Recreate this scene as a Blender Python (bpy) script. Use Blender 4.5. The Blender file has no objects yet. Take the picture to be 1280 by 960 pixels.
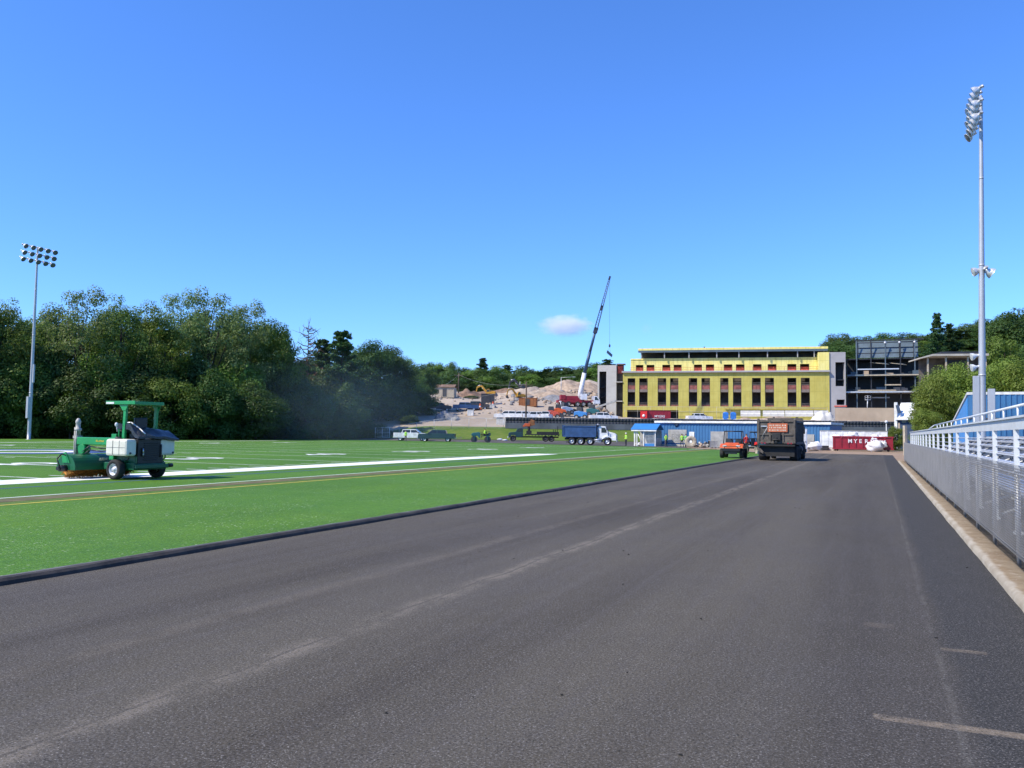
import bpy, bmesh, math, random
import numpy as np
from mathutils import Vector, Matrix, noise as mnoise
R = math.radians
rnd = random.Random(7)
scene = bpy.context.scene
COL = scene.collection

# ------------------------------------------------------------------ camera
H = 1.7
F = 1035.0
PITCH, ROLL = 3.32, 0.75
cam_data = bpy.data.cameras.new('camera')
cam_data.sensor_width = 36.0
cam_data.lens = 36.0 * F / 1280.0
cam_data.clip_start = 0.1
cam_data.clip_end = 9000
cam = bpy.data.objects.new('camera', cam_data)
COL.objects.link(cam)
CM = Matrix.Rotation(R(90 + PITCH), 3, 'X') @ Matrix.Rotation(R(ROLL), 3, 'Z')
cam.matrix_world = Matrix.Translation((0, 0, H)) @ CM.to_4x4()
scene.camera = cam

def ray(px, py):
    return (CM @ Vector(((px - 640) / F, -(py - 480) / F, -1.0))).normalized()
def G(px, py, z=0.0):                      # ground point seen at a place in the photograph
    d = ray(px, py); k = (z - H) / d.z
    return Vector((d.x * k, d.y * k, z))
def P(px, py, Y):                          # the point at depth Y
    d = ray(px, py); k = Y / d.y
    return Vector((d.x * k, Y, H + d.z * k))

RA = R(23.8)                               # the running track's direction
CR, SR = math.cos(RA), math.sin(RA)
def TS(t, s, z=0.0):
    return Vector((t * CR + s * SR, -t * SR + s * CR, z))
def toTS(v):
    return (v.x * CR - v.y * SR, v.x * SR + v.y * CR)

def ss(a, b, x):
    k = (x - a) / (b - a); k = 0 if k < 0 else 1 if k > 1 else k
    return k * k * (3 - 2 * k)

# ------------------------------------------------------------------ materials
class NT:
    def __init__(s, name):
        s.m = bpy.data.materials.new(name); s.m.use_nodes = True
        s.t = s.m.node_tree; s.b = s.t.nodes['Principled BSDF']; s.out = s.t.nodes['Material Output']
    def n(s, kind, **kw):
        x = s.t.nodes.new(kind)
        for k, v in kw.items(): setattr(x, k, v)
        return x
    def put(s, sock, v):
        if v is None: return
        if isinstance(v, bpy.types.NodeSocket): s.t.links.new(v, sock)
        elif isinstance(v, (tuple, list)) and len(v) == 3 and sock.type == 'RGBA': sock.default_value = (*v, 1)
        else: sock.default_value = v
    def obj(s):
        return s.n('ShaderNodeTexCoord').outputs['Object']
    def scale(s, vec, sc, loc=(0, 0, 0)):
        x = s.n('ShaderNodeMapping'); s.put(x.inputs[0], vec)
        x.inputs['Scale'].default_value = sc; x.inputs['Location'].default_value = loc
        return x.outputs[0]
    def noise(s, vec, sc, det=3, rough=.55):
        x = s.n('ShaderNodeTexNoise'); s.put(x.inputs['Vector'], vec)
        x.inputs['Scale'].default_value = sc; x.inputs['Detail'].default_value = det; x.inputs['Roughness'].default_value = rough
        return x.outputs['Fac']
    def voro(s, vec, sc, feature='F1', out='Distance'):
        x = s.n('ShaderNodeTexVoronoi', feature=feature); s.put(x.inputs['Vector'], vec); x.inputs['Scale'].default_value = sc
        return x.outputs[out]
    def math(s, op, a, b=None, c=None, clamp=False):
        x = s.n('ShaderNodeMath', operation=op, use_clamp=clamp); s.put(x.inputs[0], a); s.put(x.inputs[1], b); s.put(x.inputs[2], c)
        return x.outputs[0]
    def ramp(s, v, a, b, lo=0.0, hi=1.0, smooth=True):
        x = s.n('ShaderNodeMapRange', interpolation_type='SMOOTHSTEP' if smooth else 'LINEAR'); s.put(x.inputs[0], v)
        for i, q in zip((1, 2, 3, 4), (a, b, lo, hi)): x.inputs[i].default_value = q
        return x.outputs[0]
    def mix(s, f, a, b, mode='MIX'):
        x = s.n('ShaderNodeMix', data_type='RGBA', blend_type=mode); s.put(x.inputs[0], f); s.put(x.inputs[6], a); s.put(x.inputs[7], b)
        return x.outputs[2]
    def sep(s, vec):
        x = s.n('ShaderNodeSeparateXYZ'); s.put(x.inputs[0], vec); return x.outputs
    def band(s, x, c, w, soft):                # 1 inside |x-c|<w
        d = s.math('ABSOLUTE', s.math('SUBTRACT', x, c))
        return s.ramp(d, w, w + soft, 1, 0)
    def bump(s, h, strength, dist):
        x = s.n('ShaderNodeBump'); x.inputs['Strength'].default_value = strength; x.inputs['Distance'].default_value = dist
        s.put(x.inputs['Height'], h); s.put(s.b.inputs['Normal'], x.outputs[0])
    def fin(s, col, rough=.7, metal=0.0, spec=None):
        s.put(s.b.inputs['Base Color'], col); s.put(s.b.inputs['Roughness'], rough); s.b.inputs['Metallic'].default_value = metal
        if spec is not None: s.b.inputs['Specular IOR Level'].default_value = spec
        return s.m

def mat(name, col, rough=.6, metal=0.0, var=.18, sc=1.6, bump=0.0, bsc=18, dirt=0.0, dcol=(.16, .13, .1), spec=None):
    t = NT(name); o = t.obj()
    n1 = t.noise(o, sc, 4)
    a = tuple(c * (1 - var) for c in col); b = tuple(min(c * (1 + var), .9) for c in col)
    c = t.mix(t.ramp(n1, .3, .7), a, b)
    if dirt:
        n2 = t.noise(o, sc * 3.1, 6, .7)
        c = t.mix(t.math('MULTIPLY', t.ramp(n2, .45, .75), dirt), c, dcol)
    if bump: t.bump(t.noise(o, bsc, 4), bump, .02)
    return t.fin(c, rough, metal, spec)

M = {}
def D(name, *a, **k): M[name] = mat(name, *a, **k)
D('white_paint', (.74, .74, .72), .4, dirt=.25)
D('cream_plastic', (.66, .64, .55), .45, var=.06, dirt=.18, dcol=(.3, .27, .2))
D('green_paint', (.015, .26, .075), .33, var=.08, dirt=.16, dcol=(.02, .07, .03))
D('dark_green_paint', (.007, .1, .04), .4, var=.1, dirt=.2, dcol=(.03, .05, .03))
D('black_plastic', (.012, .012, .014), .45)
D('black_sheet', (.022, .026, .036), .38, var=.3, sc=6, bump=.5, bsc=9)
D('rubber', (.017, .017, .017), .85, var=.3, dirt=.25, dcol=(.07, .065, .06))
D('steel', (.52, .53, .55), .42, .85, dirt=.15)
D('galvanised', (.5, .51, .52), .5, .55, var=.1, sc=4)
D('aluminium', (.66, .67, .68), .42, .5, var=.08, sc=3)
D('wire', (.235, .235, .235), .55, .2, var=.1)
D('rail_paint', (.68, .7, .7), .45, .1, var=.06, sc=2, dirt=.15, dcol=(.4, .4, .4))
D('pole_metal', (.42, .44, .47), .5, .35, var=.06, sc=.5)
D('bristle', (.42, .17, .02), .8, var=.5, sc=14, bump=.8, bsc=60)
D('rim_white', (.62, .63, .65), .35, .2)
D('glass', (.02, .03, .035), .08, 0, var=.1)
D('lens_glass', (.1, .115, .14), .15)
D('lamp_glass', (.6, .6, .58), .12)
D('orange_red', (.6, .1, .02), .35, dirt=.15)
D('red_paint', (.26, .012, .026), .45, var=.15, dirt=.25, dcol=(.16, .03, .03))
D('bright_red', (.62, .02, .02), .45)
D('blue_paint', (.03, .075, .19), .4, dirt=.3, dcol=(.1, .12, .16))
D('sky_blue_paint', (.04, .2, .5), .45, var=.06)
D('sunlit_blue', (.05, .28, .66), .45, var=.06)
D('blue_sheet', (.045, .155, .33), .5, var=.08, sc=.6, dirt=.18, dcol=(.06, .12, .22))
D('navy_wall', (.025, .05, .1), .6)
D('teal_paint', (.03, .12, .13), .35, var=.1)
D('teal_truck', (.02, .05, .055), .32, var=.1)
D('white_gloss', (.72, .73, .75), .25, dirt=.12)
D('truck_brown', (.085, .072, .06), .75, var=.35, sc=2.2, dirt=.55, dcol=(.2, .165, .13))
D('truck_black', (.018, .017, .016), .6, var=.3, dirt=.4, dcol=(.05, .045, .04))
D('sign_orange', (.5, .13, .05), .6, var=.12, dirt=.35, dcol=(.3, .1, .06))
D('sign_cream', (.6, .5, .4), .6)
D('dark_grey', (.05, .05, .055), .6)
D('dark_steel', (.03, .034, .045), .6, .2, var=.25, sc=.4)
D('deck_steel', (.11, .15, .18), .5, .3, var=.15, sc=.7)
D('light_steel', (.36, .35, .33), .6, .1)
D('yellow_machine', (.5, .26, .02), .5, dirt=.45)
D('rust_machine', (.28, .1, .03), .7, dirt=.4)
D('precast', (.5, .475, .43), .8, var=.06, sc=.4, dirt=.12)
D('precast_grey', (.36, .35, .36), .8, var=.06, sc=.4, dirt=.1)
D('concrete', (.42, .39, .34), .85, var=.15, sc=.8, bump=.2)
D('concrete_pale', (.58, .56, .52), .85, var=.1)
D('tan_wall', (.45, .34, .25), .85, var=.12, sc=.3, dirt=.12, dcol=(.25, .18, .13))
D('interior', (.1, .085, .08), .9, var=.4, sc=.6)
D('spandrel', (.2, .165, .145), .85)
D('slab', (.25, .235, .22), .85)
D('red_board', (.24, .08, .065), .7, var=.35, sc=1.2)
D('red_mesh', (.62, .1, .06), .7, var=.3, sc=2)
D('wood_pole', (.085, .06, .045), .9, var=.3, sc=3)
D('wood_pale', (.42, .36, .27), .85, var=.2, sc=4)
D('bark', (.06, .047, .036), .95, var=.4, sc=6, bump=.5)
D('bark_dead', (.13, .085, .065), .95, var=.3, sc=6)
D('screen_fabric', (.028, .033, .045), .9, var=.25, sc=.35)
D('screen_grey', (.11, .12, .135), .9, var=.25, sc=.4)
D('bag_white', (.74, .74, .76), .6, var=.05, bump=.5, bsc=5)
D('neon', (.45, .82, .05), .7, var=.08)
D('neon_green', (.12, .5, .1), .7, var=.1)
D('skin', (.4, .22, .15), .6)
D('trouser', (.025, .028, .04), .85)
D('trouser_tan', (.13, .11, .085), .85)
D('trouser_red', (.35, .04, .03), .85)
D('shirt_black', (.02, .02, .022), .85)
D('shirt_red', (.45, .03, .03), .8)
D('hat_white', (.75, .75, .72), .4)
D('hair_dark', (.02, .015, .012), .8)
D('cyan_plastic', (.05, .45, .6), .4)
D('portable_blue', (.03, .16, .5), .35)
D('rock', (.35, .265, .195), .95, var=.3, sc=.8, bump=.8, bsc=2)
D('rock_pale', (.38, .31, .245), .95, var=.25, sc=.8, bump=.8, bsc=2)
D('gravel_grey', (.2, .2, .21), .95, var=.25, sc=1.5, bump=.6, bsc=6)
D('brown_pile', (.2, .125, .085), .95, var=.35, sc=1, bump=.6, bsc=3)
D('crane_blue', (.03, .08, .16), .45, var=.1)
D('crane_grey', (.05, .06, .085), .55)
D('orange_machine', (.62, .2, .02), .5, dirt=.2)
D('line_white', (.78, .78, .76), .9, var=.05, sc=5, dirt=.25, dcol=(.35, .5, .3))
D('line_yellow', (.52, .42, .05), .9, var=.15, sc=3, dirt=.4, dcol=(.12, .25, .05))
D('line_brown', (.13, .105, .04), .95, var=.3, sc=2, dirt=.3, dcol=(.05, .14, .03))
D('line_blue', (.03, .07, .22), .9, var=.15, sc=2, dirt=.25, dcol=(.05, .16, .1))
D('edging', (.045, .038, .031), .85, var=.35, sc=3, bump=.5, bsc=10, dirt=.3, dcol=(.1, .09, .075))
D('edging_top', (.12, .12, .115), .85, var=.3, sc=4, dirt=.4, dcol=(.05, .05, .05))
D('clod', (.012, .012, .011), .95)

def yellow_board(name, col, col2):
    t = NT(name); o = t.obj(); x = t.sep(o)
    n = t.noise(o, .5, 4)
    c = t.mix(t.ramp(n, .3, .7), col, col2)
    # sheathing board joints
    fx = t.math('ABSOLUTE', t.math('SUBTRACT', t.math('FRACT', t.math('MULTIPLY', x[0], 1 / 1.22)), .5))
    fz = t.math('ABSOLUTE', t.math('SUBTRACT', t.math('FRACT', t.math('MULTIPLY', x[2], 1 / 2.44)), .5))
    j = t.math('MAXIMUM', t.ramp(fx, .46, .49), t.ramp(fz, .475, .49))
    c = t.mix(t.math('MULTIPLY', j, .3), c, (.22, .19, .05))
    st = t.noise(t.scale(o, (1.4, 1, .12)), 1.0, 4, .7)
    c = t.mix(t.math('MULTIPLY', t.ramp(st, .48, .72), .35), c, (.2, .19, .06))
    return t.fin(c, .8)
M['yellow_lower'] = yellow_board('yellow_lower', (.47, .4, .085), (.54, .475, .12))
M['yellow_upper'] = yellow_board('yellow_upper', (.8, .69, .2), (.85, .76, .28))  # sunlight is mixed into the upper tone, shade into the lower one

def leaf(name, c1, c2, trans=.28):
    t = NT(name); o = t.obj()
    info = t.n('ShaderNodeObjectInfo')
    n = t.noise(o, .55, 3)
    c = t.mix(t.ramp(n, .32, .68), c1, c2)
    n3 = t.noise(o, 3.5, 2)
    c = t.mix(t.ramp(n3, .3, .75, 0, .45), c, tuple(min(k * 1.45, .3) for k in c2))
    hv = t.n('ShaderNodeHueSaturation'); t.put(hv.inputs['Color'], c)
    t.put(hv.inputs['Hue'], t.ramp(info.outputs['Random'], 0, 1, .485, .512, False))
    t.put(hv.inputs['Value'], t.ramp(info.outputs['Random'], 0, 1, .75, 1.25, False))
    c = hv.outputs[0]
    t.fin(c, .55, 0, .3)
    tr = t.n('ShaderNodeBsdfTranslucent'); t.put(tr.inputs['Color'], t.mix(.5, c, (.12, .2, .02)))
    mx = t.n('ShaderNodeMixShader'); mx.inputs[0].default_value = trans
    t.t.links.new(t.b.outputs[0], mx.inputs[1]); t.t.links.new(tr.outputs[0], mx.inputs[2]); t.t.links.new(mx.outputs[0], t.out.inputs[0])
    M[name] = t.m
leaf('leaf_mid', (0.093, 0.186, 0.023), (0.147, 0.254, 0.041), .38)
leaf('leaf_dark', (0.029, 0.065, 0.013), (0.049, 0.097, 0.020), .32)  # darkened so the shade low in the tree belt sits in the colour
leaf('leaf_silver_lit', (0.153, 0.238, 0.069), (0.218, 0.306, 0.108), .5)  # both silver greens are lifted to paint daylight onto the high crowns
leaf('leaf_silver_lit2', (0.126, 0.221, 0.043), (0.197, 0.300, 0.066), .5)
leaf('leaf_ridge', (.052, .098, .024), (.085, .142, .036), .32)
leaf('leaf_light', (0.117, 0.185, 0.021), (0.166, 0.234, 0.034), .4)
leaf('leaf_shrub', (0.131, 0.199, 0.026), (0.183, 0.254, 0.043), .38)
leaf('needle', (.028, .072, .024), (.05, .1, .034), .2)
leaf('needle_dead', (.16, .08, .04), (.22, .12, .06), .1)

def asphalt():
    t = NT('asphalt'); o = t.obj(); x = t.sep(o); tt, s = x[0], x[1]
    big = t.noise(t.scale(o, (.55, .035, 1)), 1.0, 4, .6)
    patch = t.noise(o, .28, 4, .6)
    c = t.mix(t.ramp(big, .32, .68), (.058, .049, .037), (.104, .091, .069))
    c = t.mix(t.ramp(patch, .4, .72, 0, .55), c, (.082, .074, .067))
    # finer rolling streaks that run along the lanes
    st = t.noise(t.scale(o, (6.0, .16, 1)), 1.0, 4, .65)
    c = t.mix(t.ramp(st, .45, .75, 0, .4), c, (.105, .094, .086))
    # newer, darker strip by the kerb
    edge = t.math('ADD', tt, t.math('MULTIPLY', t.math('SUBTRACT', t.noise(t.scale(o, (0, .6, 0)), 1.0, 3), .5), .22))
    c = t.mix(t.ramp(edge, .4, .58, 0, .88), c, (.039, .0385, .036))
    c = t.mix(t.ramp(edge, -1.9, .3, 0, .35), c, (.05, .048, .048))
    # dusty joint between two passes of the paver
    w = t.math('MULTIPLY', t.math('SUBTRACT', t.noise(t.scale(o, (0, .45, 0)), 1.0, 4), .5), .22)
    seam = t.band(t.math('ADD', tt, w), -4.12, .02, .2)
    core = t.band(t.math('ADD', tt, t.math('MULTIPLY', w, 1.3)), -4.14, .006, .022)
    brk = t.ramp(t.noise(t.scale(o, (3, 1.6, 1)), 1.0, 5, .75), .36, .62)
    c = t.mix(t.math('MULTIPLY', t.math('MULTIPLY', seam, brk), .8), c, (.2, .172, .135))
    c = t.mix(t.math('MULTIPLY', t.math('MULTIPLY', core, t.ramp(brk, .1, .5)), .42), c, (.025, .023, .021))
    seam2 = t.band(t.math('ADD', tt, t.math('MULTIPLY', w, -1.2)), -5.42, .03, .16)
    c = t.mix(t.math('MULTIPLY', t.math('MULTIPLY', seam2, brk), .34), c, (.18, .152, .118))
    l2 = t.band(t.math('ADD', tt, t.math('MULTIPLY', w, .3)), .42, .008, .03)
    c = t.mix(t.math('MULTIPLY', t.math('MULTIPLY', l2, brk), .26), c, (.2, .19, .17))
    # tan marks left across the lanes
    for (sc, t0, t1, wd, k) in ((5.62, -.05, 1.4, .045, .75), (7.62, .44, .76, .04, .5), (8.3, -.14, .1, .09, .2)):
        b = t.math('MULTIPLY', t.band(t.math('ADD', s, t.math('MULTIPLY', w, .12)), sc, wd, .02),
                   t.math('MULTIPLY', t.ramp(tt, t0, t0 + .02), t.ramp(tt, t1, t1 + .03, 1, 0)))
        wear = t.ramp(t.noise(o, 7, 5, .75), .3, .6)
        c = t.mix(t.math('MULTIPLY', t.math('MULTIPLY', b, wear), k), c, (.25, .2, .145))
    # aggregate
    ag = t.noise(o, 62, 4, .8)
    cellc = t.sep(t.voro(o, 125, 'F1', 'Color'))[0]
    grain = t.ramp(cellc, 0, 1, .78, 1.28, False)
    gv = t.n('ShaderNodeCombineXYZ')
    for i_ in range(3): t.put(gv.inputs[i_], grain)
    c = t.mix(1.0, c, gv.outputs[0], 'MULTIPLY')
    c = t.mix(t.math('MULTIPLY', t.ramp(cellc, .93, .98), .5), c, (.27, .255, .24))
    c = t.mix(t.ramp(ag, .53, .66, 0, .8), c, (.21, .2, .195))
    c = t.mix(t.ramp(ag, .47, .36, 0, .85), c, (.016, .016, .016))
    ch = t.voro(o, 34)
    chm = t.math('MULTIPLY', t.ramp(ch, .1, .17, 1, 0), t.ramp(t.noise(o, 2.2, 3), .46, .62))
    c = t.mix(t.math('MULTIPLY', chm, .8), c, (.34, .32, .29))
    ck = t.math('MULTIPLY', t.ramp(t.voro(t.scale(o, (1, 1, 1), (3.3, 1.7, 0)), 26), .12, .2, 1, 0), t.ramp(t.noise(o, 1.7, 3), .45, .62))
    c = t.mix(t.math('MULTIPLY', ck, .8), c, (.012, .012, .012))
    t.bump(t.math('ADD', ag, t.math('MULTIPLY', t.noise(o, 38, 3), .8)), .55, .012)
    return t.fin(c, .9, 0, .15)
M['asphalt'] = asphalt()

def oldasphalt():
    t = NT('worn_asphalt'); o = t.obj()
    c = t.mix(t.ramp(t.noise(o, .2, 4), .3, .7), (.07, .065, .062), (.12, .108, .1))
    c = t.mix(t.ramp(t.noise(o, 1.3, 5, .7), .5, .75, 0, .5), c, (.17, .145, .12))
    t.bump(t.noise(o, 30, 3), .4, .01)
    return t.fin(c, .9, 0, .2)
M['worn_asphalt'] = oldasphalt()

def turf():
    t = NT('turf'); o = t.obj(); x = t.sep(o)
    c = t.mix(t.ramp(t.noise(o, .16, 4), .3, .7), (.058, .148, .006), (.086, .198, .008))
    st = t.noise(t.scale(o, (.35, .06, 1)), 1.0, 4)
    c = t.mix(t.ramp(st, .4, .7, 0, .5), c, (.118, .24, .012))
    roll = t.math('FRACT', t.math('MULTIPLY', x[1], 1 / 9.14))           # turf laid in rolls across the field
    c = t.mix(t.ramp(roll, .48, .52, 0, .16), c, (.075, .21, .03))
    f1 = t.noise(t.scale(o, (26, 34, 20)), 1.0, 4, .7)
    c = t.mix(t.ramp(f1, .48, .34, 0, .8), c, (.014, .05, .012))
    c = t.mix(t.ramp(f1, .52, .68, 0, .7), c, (.19, .36, .09))
    f2 = t.noise(o, 7, 3, .6)
    c = t.mix(t.ramp(f2, .4, .7, 0, .35), c, (.028, .1, .02))
    # pale scraps of cut fibre lying about
    v = t.voro(o, 9.0)
    m = t.math('MULTIPLY', t.ramp(v, .13, .2, 1, 0), t.ramp(t.noise(o, .55, 4, .65), .42, .58))
    c = t.mix(t.math('MULTIPLY', t.math('MULTIPLY', m, t.ramp(x[0], -20, -14)), .55), c, (.5, .55, .38))
    v2 = t.voro(t.scale(o, (1, 1, 1), (2.2, 5.1, 0)), 21.0)
    m2 = t.math('MULTIPLY', t.ramp(v2, .16, .26, 1, 0), t.ramp(t.noise(o, .8, 4, .65), .42, .62))
    c = t.mix(t.math('MULTIPLY', t.math('MULTIPLY', m2, t.ramp(x[0], -20, -15)), .6), c, (.33, .42, .22))
    # brush tracks and wear along the sideline
    wear = t.math('MULTIPLY', t.band(x[0], -17.35, .7, .2), t.ramp(t.noise(t.scale(o, (4, .5, 1)), 1.0, 4), .35, .6))
    c = t.mix(t.math('MULTIPLY', wear, .5), c, (.13, .13, .04))
    t.bump(t.math('ADD', f1, t.math('MULTIPLY', f2, .5)), .5, .03)
    return t.fin(c, .8, 0, .22)
M['turf'] = turf()

def ground_mat(name, cols, sc, bs=.6):
    t = NT(name); o = t.obj()
    c = t.mix(t.ramp(t.noise(o, sc, 5, .6), .3, .7), cols[0], cols[1])
    c = t.mix(t.ramp(t.noise(o, sc * 4.3, 5, .7), .45, .72, 0, .8), c, cols[2])
    c = t.mix(t.ramp(t.noise(o, sc * 17, 4, .7), .5, .75, 0, .6), c, cols[3])
    t.bump(t.noise(o, sc * 20, 5, .7), bs, .12)
    return t.fin(c, .95, 0, .15)
M['forest_floor'] = ground_mat('forest_floor', ((.035, .045, .018), (.06, .065, .028), (.09, .075, .045), (.03, .05, .014)), .12)
M['bank_grass'] = ground_mat('bank_grass', ((.075, .135, .022), (.12, .175, .03), (.17, .19, .05), (.06, .11, .02)), .22)
M['site_dirt'] = ground_mat('site_dirt', ((.34, .275, .21), (.42, .35, .28), (.45, .39, .33), (.24, .18, .135)), .05)
M['shade_gravel'] = ground_mat('shade_gravel', ((.05, .045, .04), (.09, .075, .06), (.03, .035, .02), (.14, .12, .1)), .7)  # dark tones paint the shade beneath the benches into the ground
M['verge_dirt'] = ground_mat('verge_dirt', ((.3, .21, .14), (.38, .28, .2), (.22, .15, .1), (.45, .37, .28)), .5)
def kerbm():
    t = NT('kerb_stone'); o = t.obj(); x = t.sep(o)
    c = t.mix(t.ramp(t.noise(o, 1.4, 5, .65), .3, .7), (.33, .28, .21), (.46, .41, .33))
    e = t.math('ADD', x[0], t.math('MULTIPLY', t.math('SUBTRACT', t.noise(o, 2.2, 4, .7), .5), .16))
    c = t.mix(t.ramp(e, 1.34, 1.4), c, t.mix(t.ramp(t.noise(o, 3, 5, .7), .35, .65), (.25, .18, .11), (.33, .26, .17)))
    c = t.mix(t.ramp(t.noise(o, 9, 4, .7), .55, .75, 0, .7), c, (.5, .45, .38))
    t.bump(t.noise(o, 25, 5, .7), .6, .05); return t.fin(c, .95, 0, .15)
M['kerb_stone'] = kerbm()
M['kerb_stone_plain'] = ground_mat('kerb_stone', ((.4, .32, .23), (.52, .45, .35), (.28, .2, .13), (.55, .5, .42)), 1.2, .5)

# ------------------------------------------------------------------ mesh builder
class MB:
    def __init__(s): s.v = []; s.f = []; s.mi = []; s.sm = []; s.cur = 0
    def m(s, i): s.cur = i; return s
    def add(s, vs, fs, smooth=False):
        o = len(s.v); s.v += [tuple(v) for v in vs]
        for k, f in enumerate(fs):
            s.f.append(tuple(i + o for i in f)); s.mi.append(s.cur)
            s.sm.append(smooth[k] if isinstance(smooth, list) else smooth)
        return s
    def bb(s, x0, y0, z0, x1, y1, z1):
        return s.add([(x0, y0, z0), (x1, y0, z0), (x1, y1, z0), (x0, y1, z0), (x0, y0, z1), (x1, y0, z1), (x1, y1, z1), (x0, y1, z1)],
                     [(0, 3, 2, 1), (4, 5, 6, 7), (0, 1, 5, 4), (1, 2, 6, 5), (2, 3, 7, 6), (3, 0, 4, 7)])
    def box(s, c, d, rz=0, ry=0, rx=0):
        mt = Matrix.Rotation(rz, 3, 'Z') @ Matrix.Rotation(ry, 3, 'Y') @ Matrix.Rotation(rx, 3, 'X'); c = Vector(c)
        vs = [c + mt @ Vector((i * d[0] / 2, j * d[1] / 2, k * d[2] / 2)) for i, j, k in
              ((-1, -1, -1), (1, -1, -1), (1, 1, -1), (-1, 1, -1), (-1, -1, 1), (1, -1, 1), (1, 1, 1), (-1, 1, 1))]
        return s.add(vs, [(0, 3, 2, 1), (4, 5, 6, 7), (0, 1, 5, 4), (1, 2, 6, 5), (2, 3, 7, 6), (3, 0, 4, 7)])
    def prism(s, poly, axis, a, b):
        def mk(p, q):
            return (q, p[0], p[1]) if axis == 'x' else (p[0], q, p[1]) if axis == 'y' else (p[0], p[1], q)
        n = len(poly)
        vs = [mk(p, a) for p in poly] + [mk(p, b) for p in poly]
        return s.add(vs, [tuple(range(n)), tuple(range(2 * n - 1, n - 1, -1))] + [(i, i + n, (i + 1) % n + n, (i + 1) % n) for i in range(n)])
    def cyl(s, p0, p1, r0, r1=None, n=10, caps=True):
        p0, p1 = Vector(p0), Vector(p1); r1 = r0 if r1 is None else r1
        z = (p1 - p0).normalized(); x = z.orthogonal().normalized(); y = z.cross(x)
        vs = []
        for p, r in ((p0, r0), (p1, r1)):
            vs += [p + (x * math.cos(2 * math.pi * i / n) + y * math.sin(2 * math.pi * i / n)) * r for i in range(n)]
        fs = [(i, (i + 1) % n, n + (i + 1) % n, n + i) for i in range(n)]; sm = [True] * n
        if caps: fs += [tuple(range(n - 1, -1, -1)), tuple(range(n, 2 * n))]; sm += [False, False]
        return s.add(vs, fs, sm)
    def tube(s, pts, r, n=6):
        for a, b in zip(pts, pts[1:]): s.cyl(a, b, r, r, n)
        return s
    def lathe(s, prof, c, axis=(0, 0, 1), n=18, closed=False):
        c = Vector(c); z = Vector(axis).normalized(); x = z.orthogonal().normalized(); y = z.cross(x)
        vs = []
        for r, a in prof:
            vs += [c + z * a + (x * math.cos(2 * math.pi * i / n) + y * math.sin(2 * math.pi * i / n)) * r for i in range(n)]
        m = len(prof); fs = []
        for j in range(m - 1 + (1 if closed else 0)):
            k = (j + 1) % m
            fs += [(j * n + i, j * n + (i + 1) % n, k * n + (i + 1) % n, k * n + i) for i in range(n)]
        return s.add(vs, fs, True)
    def ball(s, c, r, n=10, jit=0.0, seed=0):
        c = Vector(c); r = Vector(r) if not isinstance(r, (int, float)) else Vector((r, r, r))
        vs = []; m = max(5, n // 2 + 1)
        for j in range(m + 1):
            th = math.pi * j / m
            for i in range(n):
                ph = 2 * math.pi * i / n
                d = Vector((math.sin(th) * math.cos(ph), math.sin(th) * math.sin(ph), math.cos(th)))
                k = 1 + (jit * mnoise.noise(d * 1.7 + Vector((seed * 3.1, seed * 1.7, 0))) if jit else 0)
                vs.append(c + Vector((d.x * r.x, d.y * r.y, d.z * r.z)) * k)
        fs = [(j * n + i, j * n + (i + 1) % n, (j + 1) * n + (i + 1) % n, (j + 1) * n + i) for j in range(m) for i in range(n)]
        return s.add(vs, fs, True)
    def poly(s, pts): return s.add(pts, [tuple(range(len(pts)))])
    def wall(s, x0, x1, z0, z1, holes, y=0.0, th=.3):
        xs = sorted({x0, x1, *[h[0] for h in holes], *[h[1] for h in holes]}); zs = sorted({z0, z1, *[h[2] for h in holes], *[h[3] for h in holes]})
        for a, b in zip(xs, xs[1:]):
            for c, d in zip(zs, zs[1:]):
                mx, mz = (a + b) / 2, (c + d) / 2
                if any(h[0] < mx < h[1] and h[2] < mz < h[3] for h in holes): continue
                s.poly([(a, y, c), (b, y, c), (b, y, d), (a, y, d)]); s.poly([(a, y + th, c), (a, y + th, d), (b, y + th, d), (b, y + th, c)])
        for a, b, c, d in list(holes) + [(x0, x1, z0, z1)]:
            for p, q in (((a, c), (b, c)), ((b, c), (b, d)), ((b, d), (a, d)), ((a, d), (a, c))):
                s.poly([(p[0], y, p[1]), (q[0], y, q[1]), (q[0], y + th, q[1]), (p[0], y + th, p[1])])
        return s
    def o(s, name, mats, parent=None, bevel=0, fix=True, kind=None, loc=None, rz=0):
        me = bpy.data.meshes.new(name); me.from_pydata(s.v, [], s.f)
        if not isinstance(mats, (list, tuple)): mats = [mats]
        for x in mats: me.materials.append(M[x] if isinstance(x, str) else x)
        me.polygons.foreach_set('material_index', s.mi); me.polygons.foreach_set('use_smooth', s.sm)
        if fix and len(s.f) < 40000:
            bm = bmesh.new(); bm.from_mesh(me); bmesh.ops.recalc_face_normals(bm, faces=bm.faces); bm.to_mesh(me); bm.free()
        ob = bpy.data.objects.new(name, me); COL.objects.link(ob)
        if parent is not None: ob.parent = parent
        if kind: ob['kind'] = kind
        if loc is not None: ob.location = loc
        ob.rotation_euler.z = rz
        if bevel:
            b = ob.modifiers.new('bevel', 'BEVEL'); b.width = bevel; b.segments = 2; b.limit_method = 'ANGLE'; b.angle_limit = R(40)
        return ob

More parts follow.
